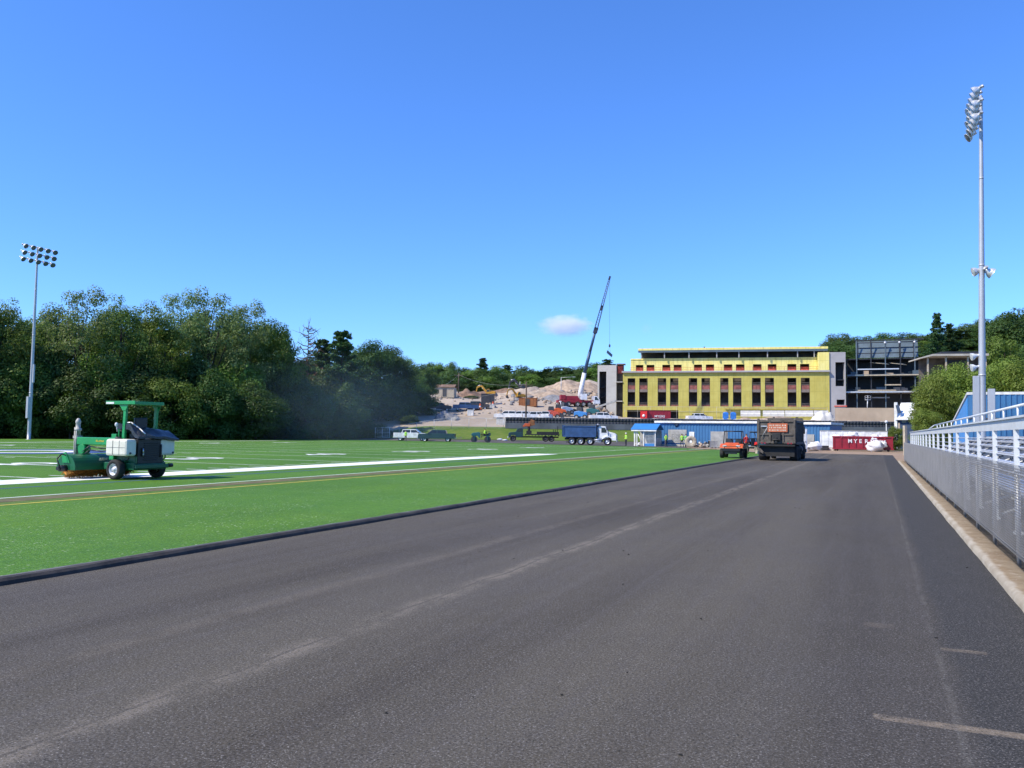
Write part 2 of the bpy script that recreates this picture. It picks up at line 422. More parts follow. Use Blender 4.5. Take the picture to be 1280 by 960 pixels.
def tag(o, label, cat, group=None):
    o['label'] = label; o['category'] = cat
    if group: o['group'] = group
    return o
def thing(name, label, cat, loc=(0, 0, 0), rz=0, group=None):
    o = bpy.data.objects.new(name, None); o.empty_display_size = .3; COL.objects.link(o)
    o.location = loc; o.rotation_euler = (0, 0, rz)
    return tag(o, label, cat, group)
KIDS = {}
def dup(src, loc, rz=None, scale=None, label=None, group=None):
    c = src.copy(); COL.objects.link(c); c.location = loc
    if rz is not None: c.rotation_euler = (0, 0, rz)
    if scale is not None: c.scale = scale if not isinstance(scale, (int, float)) else (scale,) * 3
    if label: c['label'] = label
    if group: c['group'] = group
    if src.name not in KIDS: KIDS[src.name] = [(k, list(k.children)) for k in src.children]
    for k, gk in KIDS[src.name]:
        d = k.copy(); COL.objects.link(d); d.parent = c
        for g in gk:
            e = g.copy(); COL.objects.link(e); e.parent = d
    return c
def text(body, size, name, m, parent=None, loc=(0, 0, 0), rot=(0, 0, 0), ext=.01, sx=1.0, bold=0.0):
    cu = bpy.data.curves.new(name, 'FONT'); cu.body = body; cu.size = size; cu.extrude = ext; cu.align_x = 'CENTER'; cu.align_y = 'CENTER'; cu.offset = bold
    tmp = bpy.data.objects.new(name + '_curve', cu); COL.objects.link(tmp)
    bpy.context.view_layer.update()
    me = bpy.data.meshes.new_from_object(tmp.evaluated_get(bpy.context.evaluated_depsgraph_get()))
    bpy.data.objects.remove(tmp)
    me.materials.clear(); me.materials.append(M[m])
    ob = bpy.data.objects.new(name, me); COL.objects.link(ob); ob.parent = parent; ob.location = loc; ob.rotation_euler = rot; ob.scale.x = sx
    return ob
class Facade:                                # an upright plane between two places of the photograph at known depths
    def __init__(s, pl, yl, pr, yr):
        s.a = P(pl, 500, yl); s.b = P(pr, 500, yr); s.a.z = s.b.z = 0
        d = s.b - s.a; s.L = d.length; s.rz = math.atan2(d.y, d.x); s.u = d.normalized(); s.n = Vector((-s.u.y, s.u.x, 0))
    def hit(s, px, py):
        d = ray(px, py); o = Vector((0, 0, H)); k = (s.a - o).dot(s.n) / d.dot(s.n); p = o + d * k
        return (p - s.a).dot(s.u), p.z
    def x(s, px, py=500): return s.hit(px, py)[0]
    def z(s, py, px=None): return s.hit(px if px is not None else 900, py)[1]

# ------------------------------------------------------------------ terrain
def zt(X, Y):
    y0 = 132 + 12 * ss(8, 30, -X) - 4 * ss(22, 30, X)
    z = .35 * ss(y0 - 2, y0 + 10, Y) + 2.0 * ss(y0 + 9, y0 + 21, Y)
    k = X / max(Y, 1)
    wl = 1 - ss(.095, .135, k)
    fade = ss(-62, -26, X)
    left = .125 * min(max(0, Y - 154), 82 + 36 * ss(4, 18, X)) * (.25 + .75 * fade)
    pad = .062 * (min(max(Y, 152), 205) - 152)
    hill = (12 + 15 * ss(70, 170, X)) * ss(214, 285, Y)
    z += wl * left + (1 - wl) * (pad + hill)
    return z
def lump(X, Y):
    if 152 < Y < 275 and -30 < X < 30:
        return 1.1 * ss(165, 205, Y) * mnoise.noise(Vector((X * .09, Y * .09, 1.3))) + .35 * ss(165, 190, Y) * mnoise.noise(Vector((X * .3, Y * .3, 7)))
    return 0.0
def zs(X, Y): return zt(X, Y) + lump(X, Y)

def grid_sheet(name, xs, ys, zf, m, kind='structure', keep=None):
    b = MB(); nx = len(xs)
    b.v = [(x, y, zf(x, y)) for y in ys for x in xs]
    for j in range(len(ys) - 1):
        for i in range(nx - 1):
            if keep and not keep((xs[i] + xs[i + 1]) / 2, (ys[j] + ys[j + 1]) / 2): continue
            b.f.append((j * nx + i, j * nx + i + 1, (j + 1) * nx + i + 1, (j + 1) * nx + i)); b.mi.append(0); b.sm.append(True)
    return b.o(name, m, kind=kind, fix=False)
def lin(a, b, st): return [a + (b - a) * i / max(1, round((b - a) / st)) for i in range(max(1, round((b - a) / st)) + 1)]
gx = [-4000, -1500, -600, -300, -200] + lin(-150, 250, 4) + [320, 450, 700, 1500, 4000]
gy = [-2000, -500, -150, -60] + lin(-20, 120, 10) + lin(123, 300, 3) + [330, 400, 600, 1200, 4000]
grid_sheet('ground', gx, gy, lambda x, y: zs(x, y) - .07 - .3 * ss(154, 157, y) * (1 - ss(258, 270, y)), 'forest_floor')
grid_sheet('site_ground', lin(-46, 130, 2), lin(152, 272, 2), zs, 'site_dirt', keep=lambda x, y: x > -.2 * y + 4)
grid_sheet('bank_grass', lin(-60, 110, 2), lin(126, 156, 1), lambda x, y: zt(x, y) + .03, 'bank_grass',
           keep=lambda x, y: y > 132 + 12 * ss(8, 30, -x) - 4 * ss(22, 30, x) + 8)
b = MB()                                      # the paved oval, seen round the far end of the field
ts, sv = lin(-105, -9, 3), lin(-20, 138, 3)
b.v = [TS(t, s) for s in sv for t in ts]; b.v = [(p.x, p.y, zt(p.x, p.y) - .012) for p in b.v]
nt = len(ts)
for j in range(len(sv) - 1):
    for i in range(nt - 1):
        c = TS((ts[i] + ts[i + 1]) / 2, (sv[j] + sv[j + 1]) / 2)
        if c.y > 148 or c.x > 46: continue
        b.f.append((j * nt + i, j * nt + i + 1, (j + 1) * nt + i + 1, (j + 1) * nt + i)); b.mi.append(0); b.sm.append(True)
b.o('oval_pavement', 'worn_asphalt', kind='structure', fix=False)
def flat(name, pts, z, m, loc_rot=True):      # a flat sheet given in track coordinates
    q = MB(); q.poly([(t, s, z) for t, s in pts]); return q.o(name, m, kind='structure', rz=-RA if loc_rot else 0)
flat('track', [(-9.2, -14), (1.3, -14), (1.3, 85.5), (-3, 86.5), (-9.2, 88)], 0.0, 'asphalt')
flat('dirt_verge', [(-16, 87), (-9.2, 87.4), (-3, 85.4), (1.3, 84.6), (1.3, 58), (3.5, 58), (9, 70), (9, 112), (-24, 112)], -.004, 'verge_dirt')
flat('bleacher_ground', [(1.62, -14), (14, -14), (14, 70), (1.62, 70)], -.02, 'shade_gravel')

def smooth_poly(pts, per=6):
    out = []; n = len(pts)
    for i in range(n):
        p0, p1, p2, p3 = (Vector(pts[(i + k - 1) % n]) for k in range(4))
        for j in range(per):
            u = j / per
            out.append(tuple(.5 * ((2 * p1) + (p2 - p0) * u + (2 * p0 - 5 * p1 + 4 * p2 - p3) * u * u + (3 * p1 - p0 - 3 * p2 + p3) * u ** 3)))
    return out
far = [(-8.72, 70), (-9.8, 79), (-13.5, 89), (-19.5, 97), (-26, 102), (-38, 106), (-60, 115.5), (-78, 117), (-92, 108), (-97.6, 97)]
crv = []
for i in range(len(far) - 1):
    p0, p1, p2, p3 = (Vector(far[min(max(i + k - 1, 0), len(far) - 1)]) for k in range(4))
    for j in range(5):
        u = j / 5; crv.append(tuple(.5 * ((2 * p1) + (p2 - p0) * u + (2 * p0 - 5 * p1 + 4 * p2 - p3) * u * u + (3 * p1 - p0 - 3 * p2 + p3) * u ** 3)))
crv.append(far[-1])
flat('turf_field', [(-97.6, -14), (-8.72, -14)] + crv, .05, 'turf')

# rough rubber edging between turf and track
b = MB()
path = [(-8.62, -14 + i * .5) for i in range(169)] + [(p[0] + .1, p[1] + .05) for p in crv[1:]]
prof = [(-.1, .045), (-.095, .07), (-.02, .078), (.05, .068), (.085, .04), (.1, .0), (.1, -.02)]
rows = []
for i, (t, s) in enumerate(path):
    a = Vector(path[max(i - 1, 0)]); c = Vector(path[min(i + 1, len(path) - 1)]); d = (c - a).normalized(); nn = Vector((d.y, -d.x))
    wob = .022 * mnoise.noise(Vector((s * .9, t, 3))) + .01 * mnoise.noise(Vector((s * 4, t, 8)))
    rows.append([(t + nn.x * (q + wob), s + nn.y * (q + wob), z + (.012 * mnoise.noise(Vector((s * 2.1, q * 9, 1))) if z > .03 else 0)) for q, z in prof])
n = len(prof)
for r0, r1 in zip(rows, rows[1:]):
    for k in range(n - 1):
        b.m(1 if k in (1,) else 0).add([r0[k], r0[k + 1], r1[k + 1], r1[k]], [(0, 1, 2, 3)], False)
b.o('turf_edging', ['edging', 'edging_top'], kind='structure', rz=-RA)

# markings on the field (track coordinates, thin sheets over the turf)
def marks(name, rects, z, m):
    q = MB()
    for r in rects:
        t0, t1, s0, s1 = r; ns = max(1, int(abs(s1 - s0) / 6))
        for k in range(ns):
            a, c = s0 + (s1 - s0) * k / ns, s0 + (s1 - s0) * (k + 1) / ns
            q.poly([(t0, a, z), (t1, a, z), (t1, c, z), (t0, c, z)])
    return q.o(name, m, kind='structure', rz=-RA)
marks('field_boundary', [(-24.1, -22.3, -14, 59.5), (-23.3, -23.18, 59.5, 94), (-78, -77.2, -14, 94), (-77.2, -23.3, 93.9, 94.05)], .054, 'line_white')
marks('yard_line', [(-77.2, -24.1, s - .06, s + .06) for s in [6 * k for k in range(-2, 10)]] + [(-77.2, -23.3, s - .06, s + .06) for s in (60, 66, 72, 78, 84, 90)], .054, 'line_white')
marks('yard_tick', [(-25.3, -24.3, s - .06, s + .06) for s in [1.2 * k for k in range(-8, 50)]] +
      [(t - .4, t + .4, s - .06, s + .06) for t in (-41, -59) for s in [1.2 * k for k in range(-8, 78)]], .058, 'line_white')
marks('soccer_line', [(-18.22, -18.12, -14, 96), (-18.1, -80, 95.9, 96.0)], .054, 'line_white')
marks('worn_band', [(-17.9, -17.2, -14, 99)], .054, 'line_brown')
marks('lacrosse_line', [(-16.62, -16.5, -14, 99)], .054, 'line_yellow')
marks('blue_line', [(-21.0, -20.85, -14, 44)], .054, 'line_blue')
for s, body in ((-12, '10'), (0, '20'), (12, '30'), (24, '40'), (34, '50'), (45.5, '40'), (57, '30'), (70, '20'), (82, '10')):
    for t, fl in ((-33.6, 0), (-66.5, math.pi)):
        p = TS(t, s, .06)
        o = text(body, 2.9, 'yard_number', 'line_white', None, p, (0, 0, math.atan2(CR, SR) + fl), 0.001, 1.25, .03); o['kind'] = 'structure'
b = MB(); b.lathe([(5.4, 0), (3.6, .0)], (-50, 36, .056), n=40); b.o('midfield_emblem', 'line_blue', kind='structure', rz=-RA)
b = MB(); b.lathe([(3.4, 0), (2.4, .0)], (-50, 36, .056), n=40); b.o('midfield_ring', 'line_white', kind='structure', rz=-RA)

# kerb by the fence
b = MB(); rows = []
for i in range(301):
    sx = -12 + i * .25
    j = lambda k, f, a: a * mnoise.noise(Vector((sx * f, k, 0)))
    e = j(1, .5, .02) + j(2, 2.3, .007)
    rows.append([(1.29 + e, sx, -.03), (1.3 + e, sx, .055 + j(3, 2, .012)), (1.335 + e, sx, .085 + j(4, 1.5, .01)), (1.46, sx, .09 + j(5, 1.1, .012)), (1.6, sx, .085 + j(6, 1.1, .012)), (1.66, sx, .05), (1.68, sx, -.03)])
b.v = [p for r in rows for p in r]
b.f = [(i * 7 + k, i * 7 + k + 1, (i + 1) * 7 + k + 1, (i + 1) * 7 + k) for i in range(300) for k in range(6)]; b.mi = [0] * len(b.f); b.sm = [True] * len(b.f)
b.o('kerb', 'kerb_stone', kind='structure', rz=-RA, fix=False)
# black clods and pale chips of stone on the new asphalt
b = MB(); r2 = random.Random(3)
for i in range(46):
    t, s = r2.uniform(-8, 1.1), r2.uniform(4, 22); z = r2.uniform(.003, .009)
    b.ball((t, s, z * .4), (z * r2.uniform(1, 2.2), z * r2.uniform(1, 1.6), z), 6, .5, i)
o = b.o('tar_crumbs', 'clod', rz=-RA); o['kind'] = 'stuff'
# ------------------------------------------------------------------ chain-link fence beside the track
def chain_link(parent, length, h0, h1, pitch, r, name='wire_mesh', m='wire', knuckle=True):
    b = MB(); hh = h1 - h0; n = int(length / pitch)
    for i in range(-int(hh / pitch) - 1, n + 1):
        for sg in (1, -1):
            x0, x1 = i * pitch, i * pitch + hh; z0, z1 = h0, h1
            if x0 < 0: z0 += -x0; x0 = 0
            if x1 > length: z1 -= x1 - length; x1 = length
            if x1 - x0 < .01: continue
            if sg < 0: z0, z1 = h1 + h0 - z0, h1 + h0 - z1
            y = r * sg
            b.add([(x0, y - r, z0), (x0 + r, y + r, z0), (x0 - r, y + r, z0), (x1, y - r, z1), (x1 + r, y + r, z1), (x1 - r, y + r, z1)],
                  [(0, 1, 4, 3), (1, 2, 5, 4), (2, 0, 3, 5)])
            if knuckle and sg > 0 and i >= 0: b.cyl((i * pitch, 0, h1 - .01), (i * pitch + .012, 0, h1 + .035), r, r, 3, False)
    return b.o(name, m, parent, fix=False)
f0 = TS(1.66, 3.0); FL = 59.5
fence = thing('chain_link_fence', 'waist high grey chain link fence along the right kerb in front of the bleachers', 'fence', f0, math.pi / 2 - RA)
chain_link(fence, FL, .16, 1.32, .07, .0021)
b = MB(); b.cyl((0, -.05, 1.22), (FL, -.05, 1.22), .016, n=8); b.o('top_rail', 'galvanised', fence)
for i in range(25):
    q = MB(); x = i * 2.47; q.cyl((x, -.045, -.05), (x, -.045, 1.24), .028, n=10).ball((x, -.045, 1.25), (.033, .033, .025), 8); q.o('post', 'galvanised', fence)
b = MB(); b.cyl((0, .02, .23), (FL, .02, .23), .004, n=4); b.o('tension_wire', 'wire', fence)

# ------------------------------------------------------------------ aluminium bleachers (local x along the track, y to the right of it)
BL0, BL1 = 5.0, 69.0; LB = BL1 - BL0
bl = thing('bleacher', 'long aluminium bleacher with white railing posts and stepped bench rows behind the chain link fence', 'bleacher', TS(2.3, BL0), math.pi / 2 - RA)
# with this rotation local +y points to the left of the direction of travel, so rows go to -y
npost = int(LB / 3.0)
for i in range(npost + 1):
    x = .4 + i * 3.0; q = MB()
    q.bb(x - .042, -.042, -.05, x + .042, .042, 1.86).bb(x - .07, -.075, -.03, x + .07, .075, .04); q.o('post', 'rail_paint', bl)
b = MB(); b.bb(0, -.03, 1.862, LB, .03, 2.06); b.o('guard_board', 'rail_paint', bl)
b = MB(); b.bb(0, -.09, 2.062, LB, .07, 2.1); b.o('cap_rail', 'rail_paint', bl)
# pipe handrail above the board
b = MB(); b.cyl((6.0, -.25, 2.36), (LB - 24, -.25, 2.3), .028, n=8)
b.cyl((LB - 24, -.25, 2.3), (LB - 19, -.2, 2.1), .028, n=8)
for x in [6.0 + 2.0 * k for k in range(17)]: b.cyl((x, -.25, 2.0), (x, -.25, 2.355 - .0015 * (x - 6)), .022, n=6)
b.o('handrail', 'rail_paint', bl)
for z in (.74, .9, 1.06, 1.22, 1.38, 1.54, 1.7):
    b = MB(); b.cyl((0, -.02, z), (LB, -.02, z), .0125, n=6); b.o('infill_rail', 'aluminium', bl)
b = MB(); b.bb(0, -1.15, .62, LB, -.08, .67)
for x in lin(.4, LB - .4, 1.5): b.bb(x - .03, -1.1, .5, x + .03, -.1, .617)
b.o('walkway', 'aluminium', bl)
for k in range(5):
    y = -1.45 - .62 * k; z = .92 + .21 * k
    b = MB(); b.bb(0, y - .24, z, LB, y, z + .045).bb(0, y - .02, z - .045, LB, y + .002, z - .002); b.o('seat_plank', 'aluminium', bl)
    b = MB(); b.bb(0, y + .05, z - .42, LB, y + .3, z - .38).bb(0, y - .26, z - .4, LB, y - .245, z - .05); b.o('foot_board', 'aluminium', bl)
for i in range(npost + 1):
    x = .4 + i * 3.0; q = MB()
    q.cyl((x, -.1, .1), (x, -4.1, 1.75), .035, n=6).cyl((x, -4.1, -.05), (x, -4.1, 1.8), .035, n=6).cyl((x, -2.2, -.05), (x, -2.2, .95), .03, n=6).cyl((x, -2.2, .1), (x, -4.1, 1.5), .022, n=6)
    q.o('frame_brace', 'galvanised', bl)
# ------------------------------------------------------------------ floodlight poles
def floodlight_mesh():
    q = MB(); q.lathe([(.0, -.34), (.1, -.34), (.13, -.2), (.2, -.1), (.3, .02), (.345, .16), (.36, .24), (.375, .25), (.355, .255)], (0, 0, 0), (0, 0, 1), 14)
    q.cyl((0, 0, -.5), (0, 0, -.33), .12, .11, 10)
    q.m(1).lathe([(.35, .245), (.2, .27), (0, .28)], (0, 0, 0), (0, 0, 1), 14)
    return q
def light_pole(label, loc, rz, hgt, lean, nx, spacing, extras):
    t = thing('floodlight_pole', label, 'light pole', loc, rz, 'floodlight poles of the sports field')
    t.rotation_euler = (lean[0], lean[1], rz)
    q = MB(); q.lathe([(.36, 0), (.36, .06), (.22, .07), (.215, 1), (.2, 6), (.155, 15), (.1, hgt)], (0, 0, 0), n=16); q.cyl((0, 0, hgt), (0, 0, hgt + .08), .1, .06, 10)
    for z in (5.6, 12.6, 18.2): q.lathe([(.0, z), (.25 - z * .006, z), (.25 - z * .006, z + .12), (0, z + .12)], (0, 0, 0), n=16)
    q.o('pole', 'pole_metal', t)
    for r in range(3):
        z = hgt - .12 - r * .8
        q = MB(); L = (nx - 1) * spacing
        q.box((0, .22, z), (L + .5, .1, .12)); q.box((0, .1, z), (.2, .3, .16)); q.o('cross_arm', 'galvanised', t)
        for k in range(nx):
            x = (k - (nx - 1) / 2) * spacing + .12 * r
            f = floodlight_mesh().o('floodlight', ['aluminium', 'lens_glass'], t)
            f.location = (x, .42, z - .12); f.rotation_euler = (R(-118 - 3 * r), 0, R((k - 2) * 5)); f.scale = (.86,) * 3
    q = MB()
    for e in extras: q.box(e[0], e[1])
    q.o('control_box', 'pole_metal', t, bevel=.02)
    return t
# arms along the track; fixtures face the field
rp = light_pole('tall floodlight pole rising behind the bleachers in front of the blue press box', TS(6.1, 59.5), math.pi / 2 - RA, 23.6, (0, 0), 5, .92,
                [((0, .33, 4.0), (.42, .36, 3.2)), ((0, -.5, 3.7), (.3, .4, 2.2))])
for (dx, dz, a, b_) in ((-.2, 12.2, 122, 12), (.3, 12.2, 122, -8), (.0, 12.3, -112, 10)):
    f = floodlight_mesh().o('walkway_light', ['aluminium', 'lamp_glass'], rp); f.location = (dx, -.42 if a > 0 else .3, dz); f.rotation_euler = (R(a), 0, R(b_)); f.scale = (.82,) * 3
q = MB(); q.box((0, -.25, 12.45), (1.2, .12, .12)).box((0, -.1, 12.45), (.2, .4, .3)); q.o('light_bracket', 'galvanised', rp)
for dz in (6.15, 6.85):
    f = floodlight_mesh().o('spot_light', ['white_gloss', 'lamp_glass'], rp); f.location = (-.1, .45, dz); f.rotation_euler = (R(-105), 0, R(15)); f.scale = (.65,) * 3
lp = light_pole('distant floodlight pole standing in front of the dark trees at the far left', G(36, 549.8), -RA - math.pi / 2, P(47.5, 309, G(36, 549.8).y).z, (R(0), R(0)), 5, .98,
                [((.3, 0, 3.9), (.3, .36, 2.6)), ((0, .3, 8), (.2, .2, 2.2))])
rp.rotation_euler.rotate(Matrix.Rotation(R(.9), 3, 'Y').to_euler()); rp.location.x -= .1

# ------------------------------------------------------------------ blue press box behind the bleachers
def ribbed(q, x0, x1, z0, z1, y, pitch=.3, d=.05):       # a corrugated sheet facing -y
    n = int((x1 - x0) / pitch); pts = []
    for i in range(n):
        a = x0 + i * pitch
        pts += [(a, y), (a + pitch * .5, y), (a + pitch * .62, y - d), (a + pitch * .88, y - d)]
    pts.append((x1, y))
    for (xa, ya), (xb, yb) in zip(pts, pts[1:]):
        q.poly([(xa, ya, z0), (xb, yb, z0), (xb, yb, z1), (xa, ya, z1)])
    return q
pb = thing('press_box', 'blue corrugated press box with white roof edge behind the bleachers and the right floodlight pole', 'press box', TS(5.65, 63.7, 0), -RA)
q = MB(); ribbed(q, 0, 9, .6, 4.62, 0, .32, .06); q.poly([(0, .02, .6), (0, 12, .6), (0, 12, 2.9), (0, .02, 4.62)][::-1])
q.poly([(9, .02, .6), (9, 12, .6), (9, 12, 4.62), (9, .02, 4.62)]); q.poly([(0, 12, .6), (9, 12, .6), (9, 12, 4.6), (0, 12, 2.9)])
q.bb(.02, .03, .6, 8.98, 12, .7); q.o('wall', 'blue_sheet', pb)
q = MB(); q.prism([(-.05, 4.625), (12.1, 2.92), (12.1, 3.06), (-.05, 4.8)], 'x', -.06, 9.1); q.o('roof', 'white_paint', pb)
q = MB(); q.prism([(.12, .85), (11.8, .85), (11.8, 2.75), (.12, 4.4)], 'x', -.05, -.01); q.o('side_panel', 'sunlit_blue', pb)  # lighter blue than the ribbed wall: sunlight on this side painted in
q = MB()
for z in (2.98,): q.bb(0, -.075, z, 9, -.065, z + .08)
for x in (.1, 2.9, 5.8, 8.7): q.bb(x, .3, -.1, x + .15, .45, .6); q.bb(x, 11, -.1, x + .15, 11.15, .6)
q.o('support_frame', 'dark_grey', pb)

# ------------------------------------------------------------------ trees
def quads_mesh(name, pos, nrm, size, rng, m):
    n = len(pos)
    up = rng.normal(size=(n, 3)); u = np.cross(nrm, up); u /= np.linalg.norm(u, axis=1)[:, None] + 1e-9
    v = np.cross(nrm, u); v /= np.linalg.norm(v, axis=1)[:, None] + 1e-9
    a = size[:, None] * u; c = size[:, None] * v * rng.uniform(.45, .8, (n, 1))
    V = np.stack([pos - a, pos - c * .9 + nrm * size[:, None] * .12, pos + a, pos + c * .9 + nrm * size[:, None] * .12], 1).reshape(-1, 3)
    me = bpy.data.meshes.new(name)
    me.vertices.add(4 * n); me.vertices.foreach_set('co', V.astype(np.float32).ravel())
    me.loops.add(4 * n); me.loops.foreach_set('vertex_index', np.arange(4 * n, dtype=np.int32))
    me.polygons.add(n); me.polygons.foreach_set('loop_start', np.arange(0, 4 * n, 4, dtype=np.int32)); me.polygons.foreach_set('loop_total', np.full(n, 4, dtype=np.int32))
    me.update(); me.validate(); me.materials.append(M[m])
    o = bpy.data.objects.new(name, me); COL.objects.link(o); return o
def unit(rng, n):
    d = rng.normal(size=(n, 3)); return d / np.linalg.norm(d, axis=1)[:, None]
def broadleaf(seed, h, w, m, low=.12, nc=64, per=150, leafs=.3, open_=0.0, name='broadleaf_tree', rc=.17):
    rng = np.random.default_rng(seed)
    t = thing(name, '-', 'tree')
    d = unit(rng, nc); lob = np.array([1 + .3 * mnoise.noise(Vector(x * 1.9) + Vector((seed * 5.3, 0, 0))) for x in d])
    rad = rng.uniform(.45, 1, nc) ** .6
    cen = np.stack([d[:, 0] * w * .42 * lob * rad, d[:, 1] * w * .42 * lob * rad, h * (low + (1 - low) * .5) + d[:, 2] * h * (1 - low) * .46 * lob * rad], 1)
    cen[:, :2] *= np.clip(1.12 - .55 * np.clip((cen[:, 2:3] / h - .45), 0, 1), .5, 1.1)
    rcl = w * rc * rng.uniform(.6, 1.25, nc)
    P_, N_, S_ = [], [], []
    for c, r in zip(cen, rcl):
        k = int(per * 2.4 * (r / (w * rc)) ** 2 * (1 - open_ * rng.uniform(0, 1)))
        dd = unit(rng, k); rr = r * rng.uniform(.25, 1, (k, 1)) ** .5
        p = c + dd * rr * np.array([1.15, 1.15, .8]); P_.append(p)
        nn = dd * 1.0 + np.array([0, 0, .5]) + rng.normal(size=(k, 3)) * .38; N_.append(nn / np.linalg.norm(nn, axis=1)[:, None])
        S_.append(leafs * .66 * rng.uniform(.55, 1.3, k))
    P_, N_, S_ = np.concatenate(P_), np.concatenate(N_), np.concatenate(S_)
    k = P_[:, 2] > .05 * h * low
    o = quads_mesh('crown', P_[k], N_[k], S_[k], rng, m); o.parent = t
    q = MB(); tr = max(.12, h * .017); px_, py_ = 0, 0; pts = [(0, 0, -.4)]
    for i in range(1, 7):
        px_ += rng.normal() * .02 * h * .6; py_ += rng.normal() * .02 * h * .6; pts.append((px_, py_, h * .78 * i / 6))
    for i, (a, c) in enumerate(zip(pts, pts[1:])): q.cyl(a, c, tr * (1 - i / 7.5), tr * (1 - (i + 1) / 7.5), 8, False)
    for i in rng.choice(nc, min(nc, 18), False):
        c = Vector(cen[i]); a = Vector(pts[int(np.clip(c.z / (h * .78) * 6 * .62, 0, 5))]); mid = a.lerp(c, .5) + Vector((0, 0, -.04 * h))
        q.cyl(a, mid, tr * .38, tr * .25, 5, False).cyl(mid, c, tr * .25, tr * .08, 5, False)
    q.o('trunk', 'bark', t, fix=False)
    return t
def pine(seed, h, w, m='needle', bare=.1, per=60, leafs=.22, name='pine_tree', flat_top=False):
    rng = np.random.default_rng(seed); t = thing(name, '-', 'tree'); q = MB(); tr = max(.1, h * .014)
    lean = rng.normal(size=2) * .01 * h
    ax = lambda z: Vector((lean[0] * z / h, lean[1] * z / h, z))
    for i in range(6): q.cyl(ax(h * i / 6 - (.4 if i == 0 else 0)), ax(h * (i + 1) / 6), tr * (1 - i / 6.4), tr * (1 - (i + 1) / 6.4), 7, False)
    P_, N_, S_ = [], [], []; z = h * bare
    while z < h * .985:
        f = (z / h - bare) / (1 - bare)
        L = w * .5 * ((1 - f) ** (.55 if not flat_top else .3)) * rng.uniform(.75, 1.15) + .25
        for k in range(rng.integers(4, 7)):
            a = rng.uniform(0, 2 * math.pi); l = L * rng.uniform(.55, 1.15); d = Vector((math.cos(a), math.sin(a), rng.uniform(-.05, .35) + .3 * f)).normalized()
            s0 = ax(z); e = s0 + d * l; q.cyl(s0, e, tr * .22, tr * .06, 4, False)
            nb = max(2, int(l / 1.0))
            for j in range(nb):
                c = s0.lerp(e, (j + 1) / nb) + Vector(rng.normal(size=3) * .12); kk = int(per * rng.uniform(.6, 1.2))
                r = .2 * min(l, 2.6) + .24; dd = unit(rng, kk) * rng.uniform(.2, 1, (kk, 1)) ** .5 * np.array([r, r, r * .6])
                P_.append(np.array(c) + dd); nn = rng.normal(size=(kk, 3)) * .6 + np.array([0, 0, .8]); N_.append(nn / np.linalg.norm(nn, axis=1)[:, None]); S_.append(leafs * rng.uniform(.6, 1.2, kk))
        z += h * rng.uniform(.022, .038)
    o = quads_mesh('crown', np.concatenate(P_), np.concatenate(N_), np.concatenate(S_), rng, m); o.parent = t
    q.o('trunk', 'bark', t, fix=False); return t
def dead_pine(seed, h, w):
    rng = np.random.default_rng(seed); t = thing('dead_pine', '-', 'tree'); q = MB(); P_ = []
    for i in range(6): q.cyl((0, 0, h * i / 6 - .3), (0, 0, h * (i + 1) / 6), .3 * (1 - i / 6.3), .3 * (1 - (i + 1) / 6.3), 6, False)
    for i in range(46):
        z = h * (.42 + .56 * i / 46); a = rng.uniform(0, 6.28); l = w * .5 * (1.05 - .72 * (i / 46)) * rng.uniform(.6, 1.1)
        s0 = Vector((0, 0, z)); e = s0 + Vector((math.cos(a) * l, math.sin(a) * l, l * rng.uniform(.15, .5))); mid = s0.lerp(e, .5) - Vector((0, 0, .12 * l))
        q.cyl(s0, mid, .11, .085, 4, False).cyl(mid, e, .085, .04, 4, False)
        for k in range(5):
            c = mid.lerp(e, rng.uniform(0, 1)); q.cyl(c, c + Vector(rng.normal(size=3) * .6), .04, .02, 3, False)
        if i < 9:
            for k in range(50): P_.append(np.array(e.lerp(mid, rng.uniform(0, .8))) + rng.normal(size=3) * np.array([.4, .4, .16]))
    P_ = np.array(P_); nn = rng.normal(size=P_.shape); nn /= np.linalg.norm(nn, axis=1)[:, None]
    o = quads_mesh('crown', P_, nn, .2 * rng.uniform(.6, 1.2, len(P_)), rng, 'needle_dead'); o.parent = t
    q.o('trunk', 'bark_dead', t, fix=False); return t

PRO = {}
def proto(key, fn, h, w): PRO[key] = [fn, h, w, None]
proto('b1', lambda: broadleaf(11, 20, 13, 'leaf_silver_lit', .14, 150, 62, .24, .5, rc=.09), 20, 13)
proto('b2', lambda: broadleaf(12, 20, 12, 'leaf_silver_lit2', .12, 140, 66, .24, .45, rc=.092), 20, 12)
proto('b3', lambda: broadleaf(13, 18, 12, 'leaf_mid', .06, 110, 120, .25, .15, rc=.115), 18, 12)
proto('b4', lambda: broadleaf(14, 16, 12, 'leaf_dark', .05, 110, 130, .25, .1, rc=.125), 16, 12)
proto('b5', lambda: broadleaf(15, 10, 9, 'leaf_mid', .02, 62, 170, .25, .1), 10, 9)
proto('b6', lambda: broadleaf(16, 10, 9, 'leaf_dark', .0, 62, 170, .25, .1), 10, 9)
proto('b7', lambda: broadleaf(17, 20, 12, 'leaf_light', .12, 100, 110, .24, .35, rc=.105), 20, 12)
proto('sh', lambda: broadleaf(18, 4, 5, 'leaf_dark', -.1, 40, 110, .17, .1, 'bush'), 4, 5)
proto('lt', lambda: broadleaf(19, 9, 7, 'leaf_shrub', .0, 90, 170, .15, .2, 'leafy_tree', .15), 9, 7)
proto('lt2', lambda: broadleaf(20, 9, 6.5, 'leaf_shrub', .0, 90, 170, .15, .25, 'leafy_tree', .15), 9, 6.5)
proto('r1', lambda: broadleaf(21, 12, 10, 'leaf_ridge', .02, 52, 110, .32, .1), 12, 10)
proto('r2', lambda: broadleaf(22, 12, 9, 'leaf_dark', .02, 52, 110, .32, .1), 12, 9)
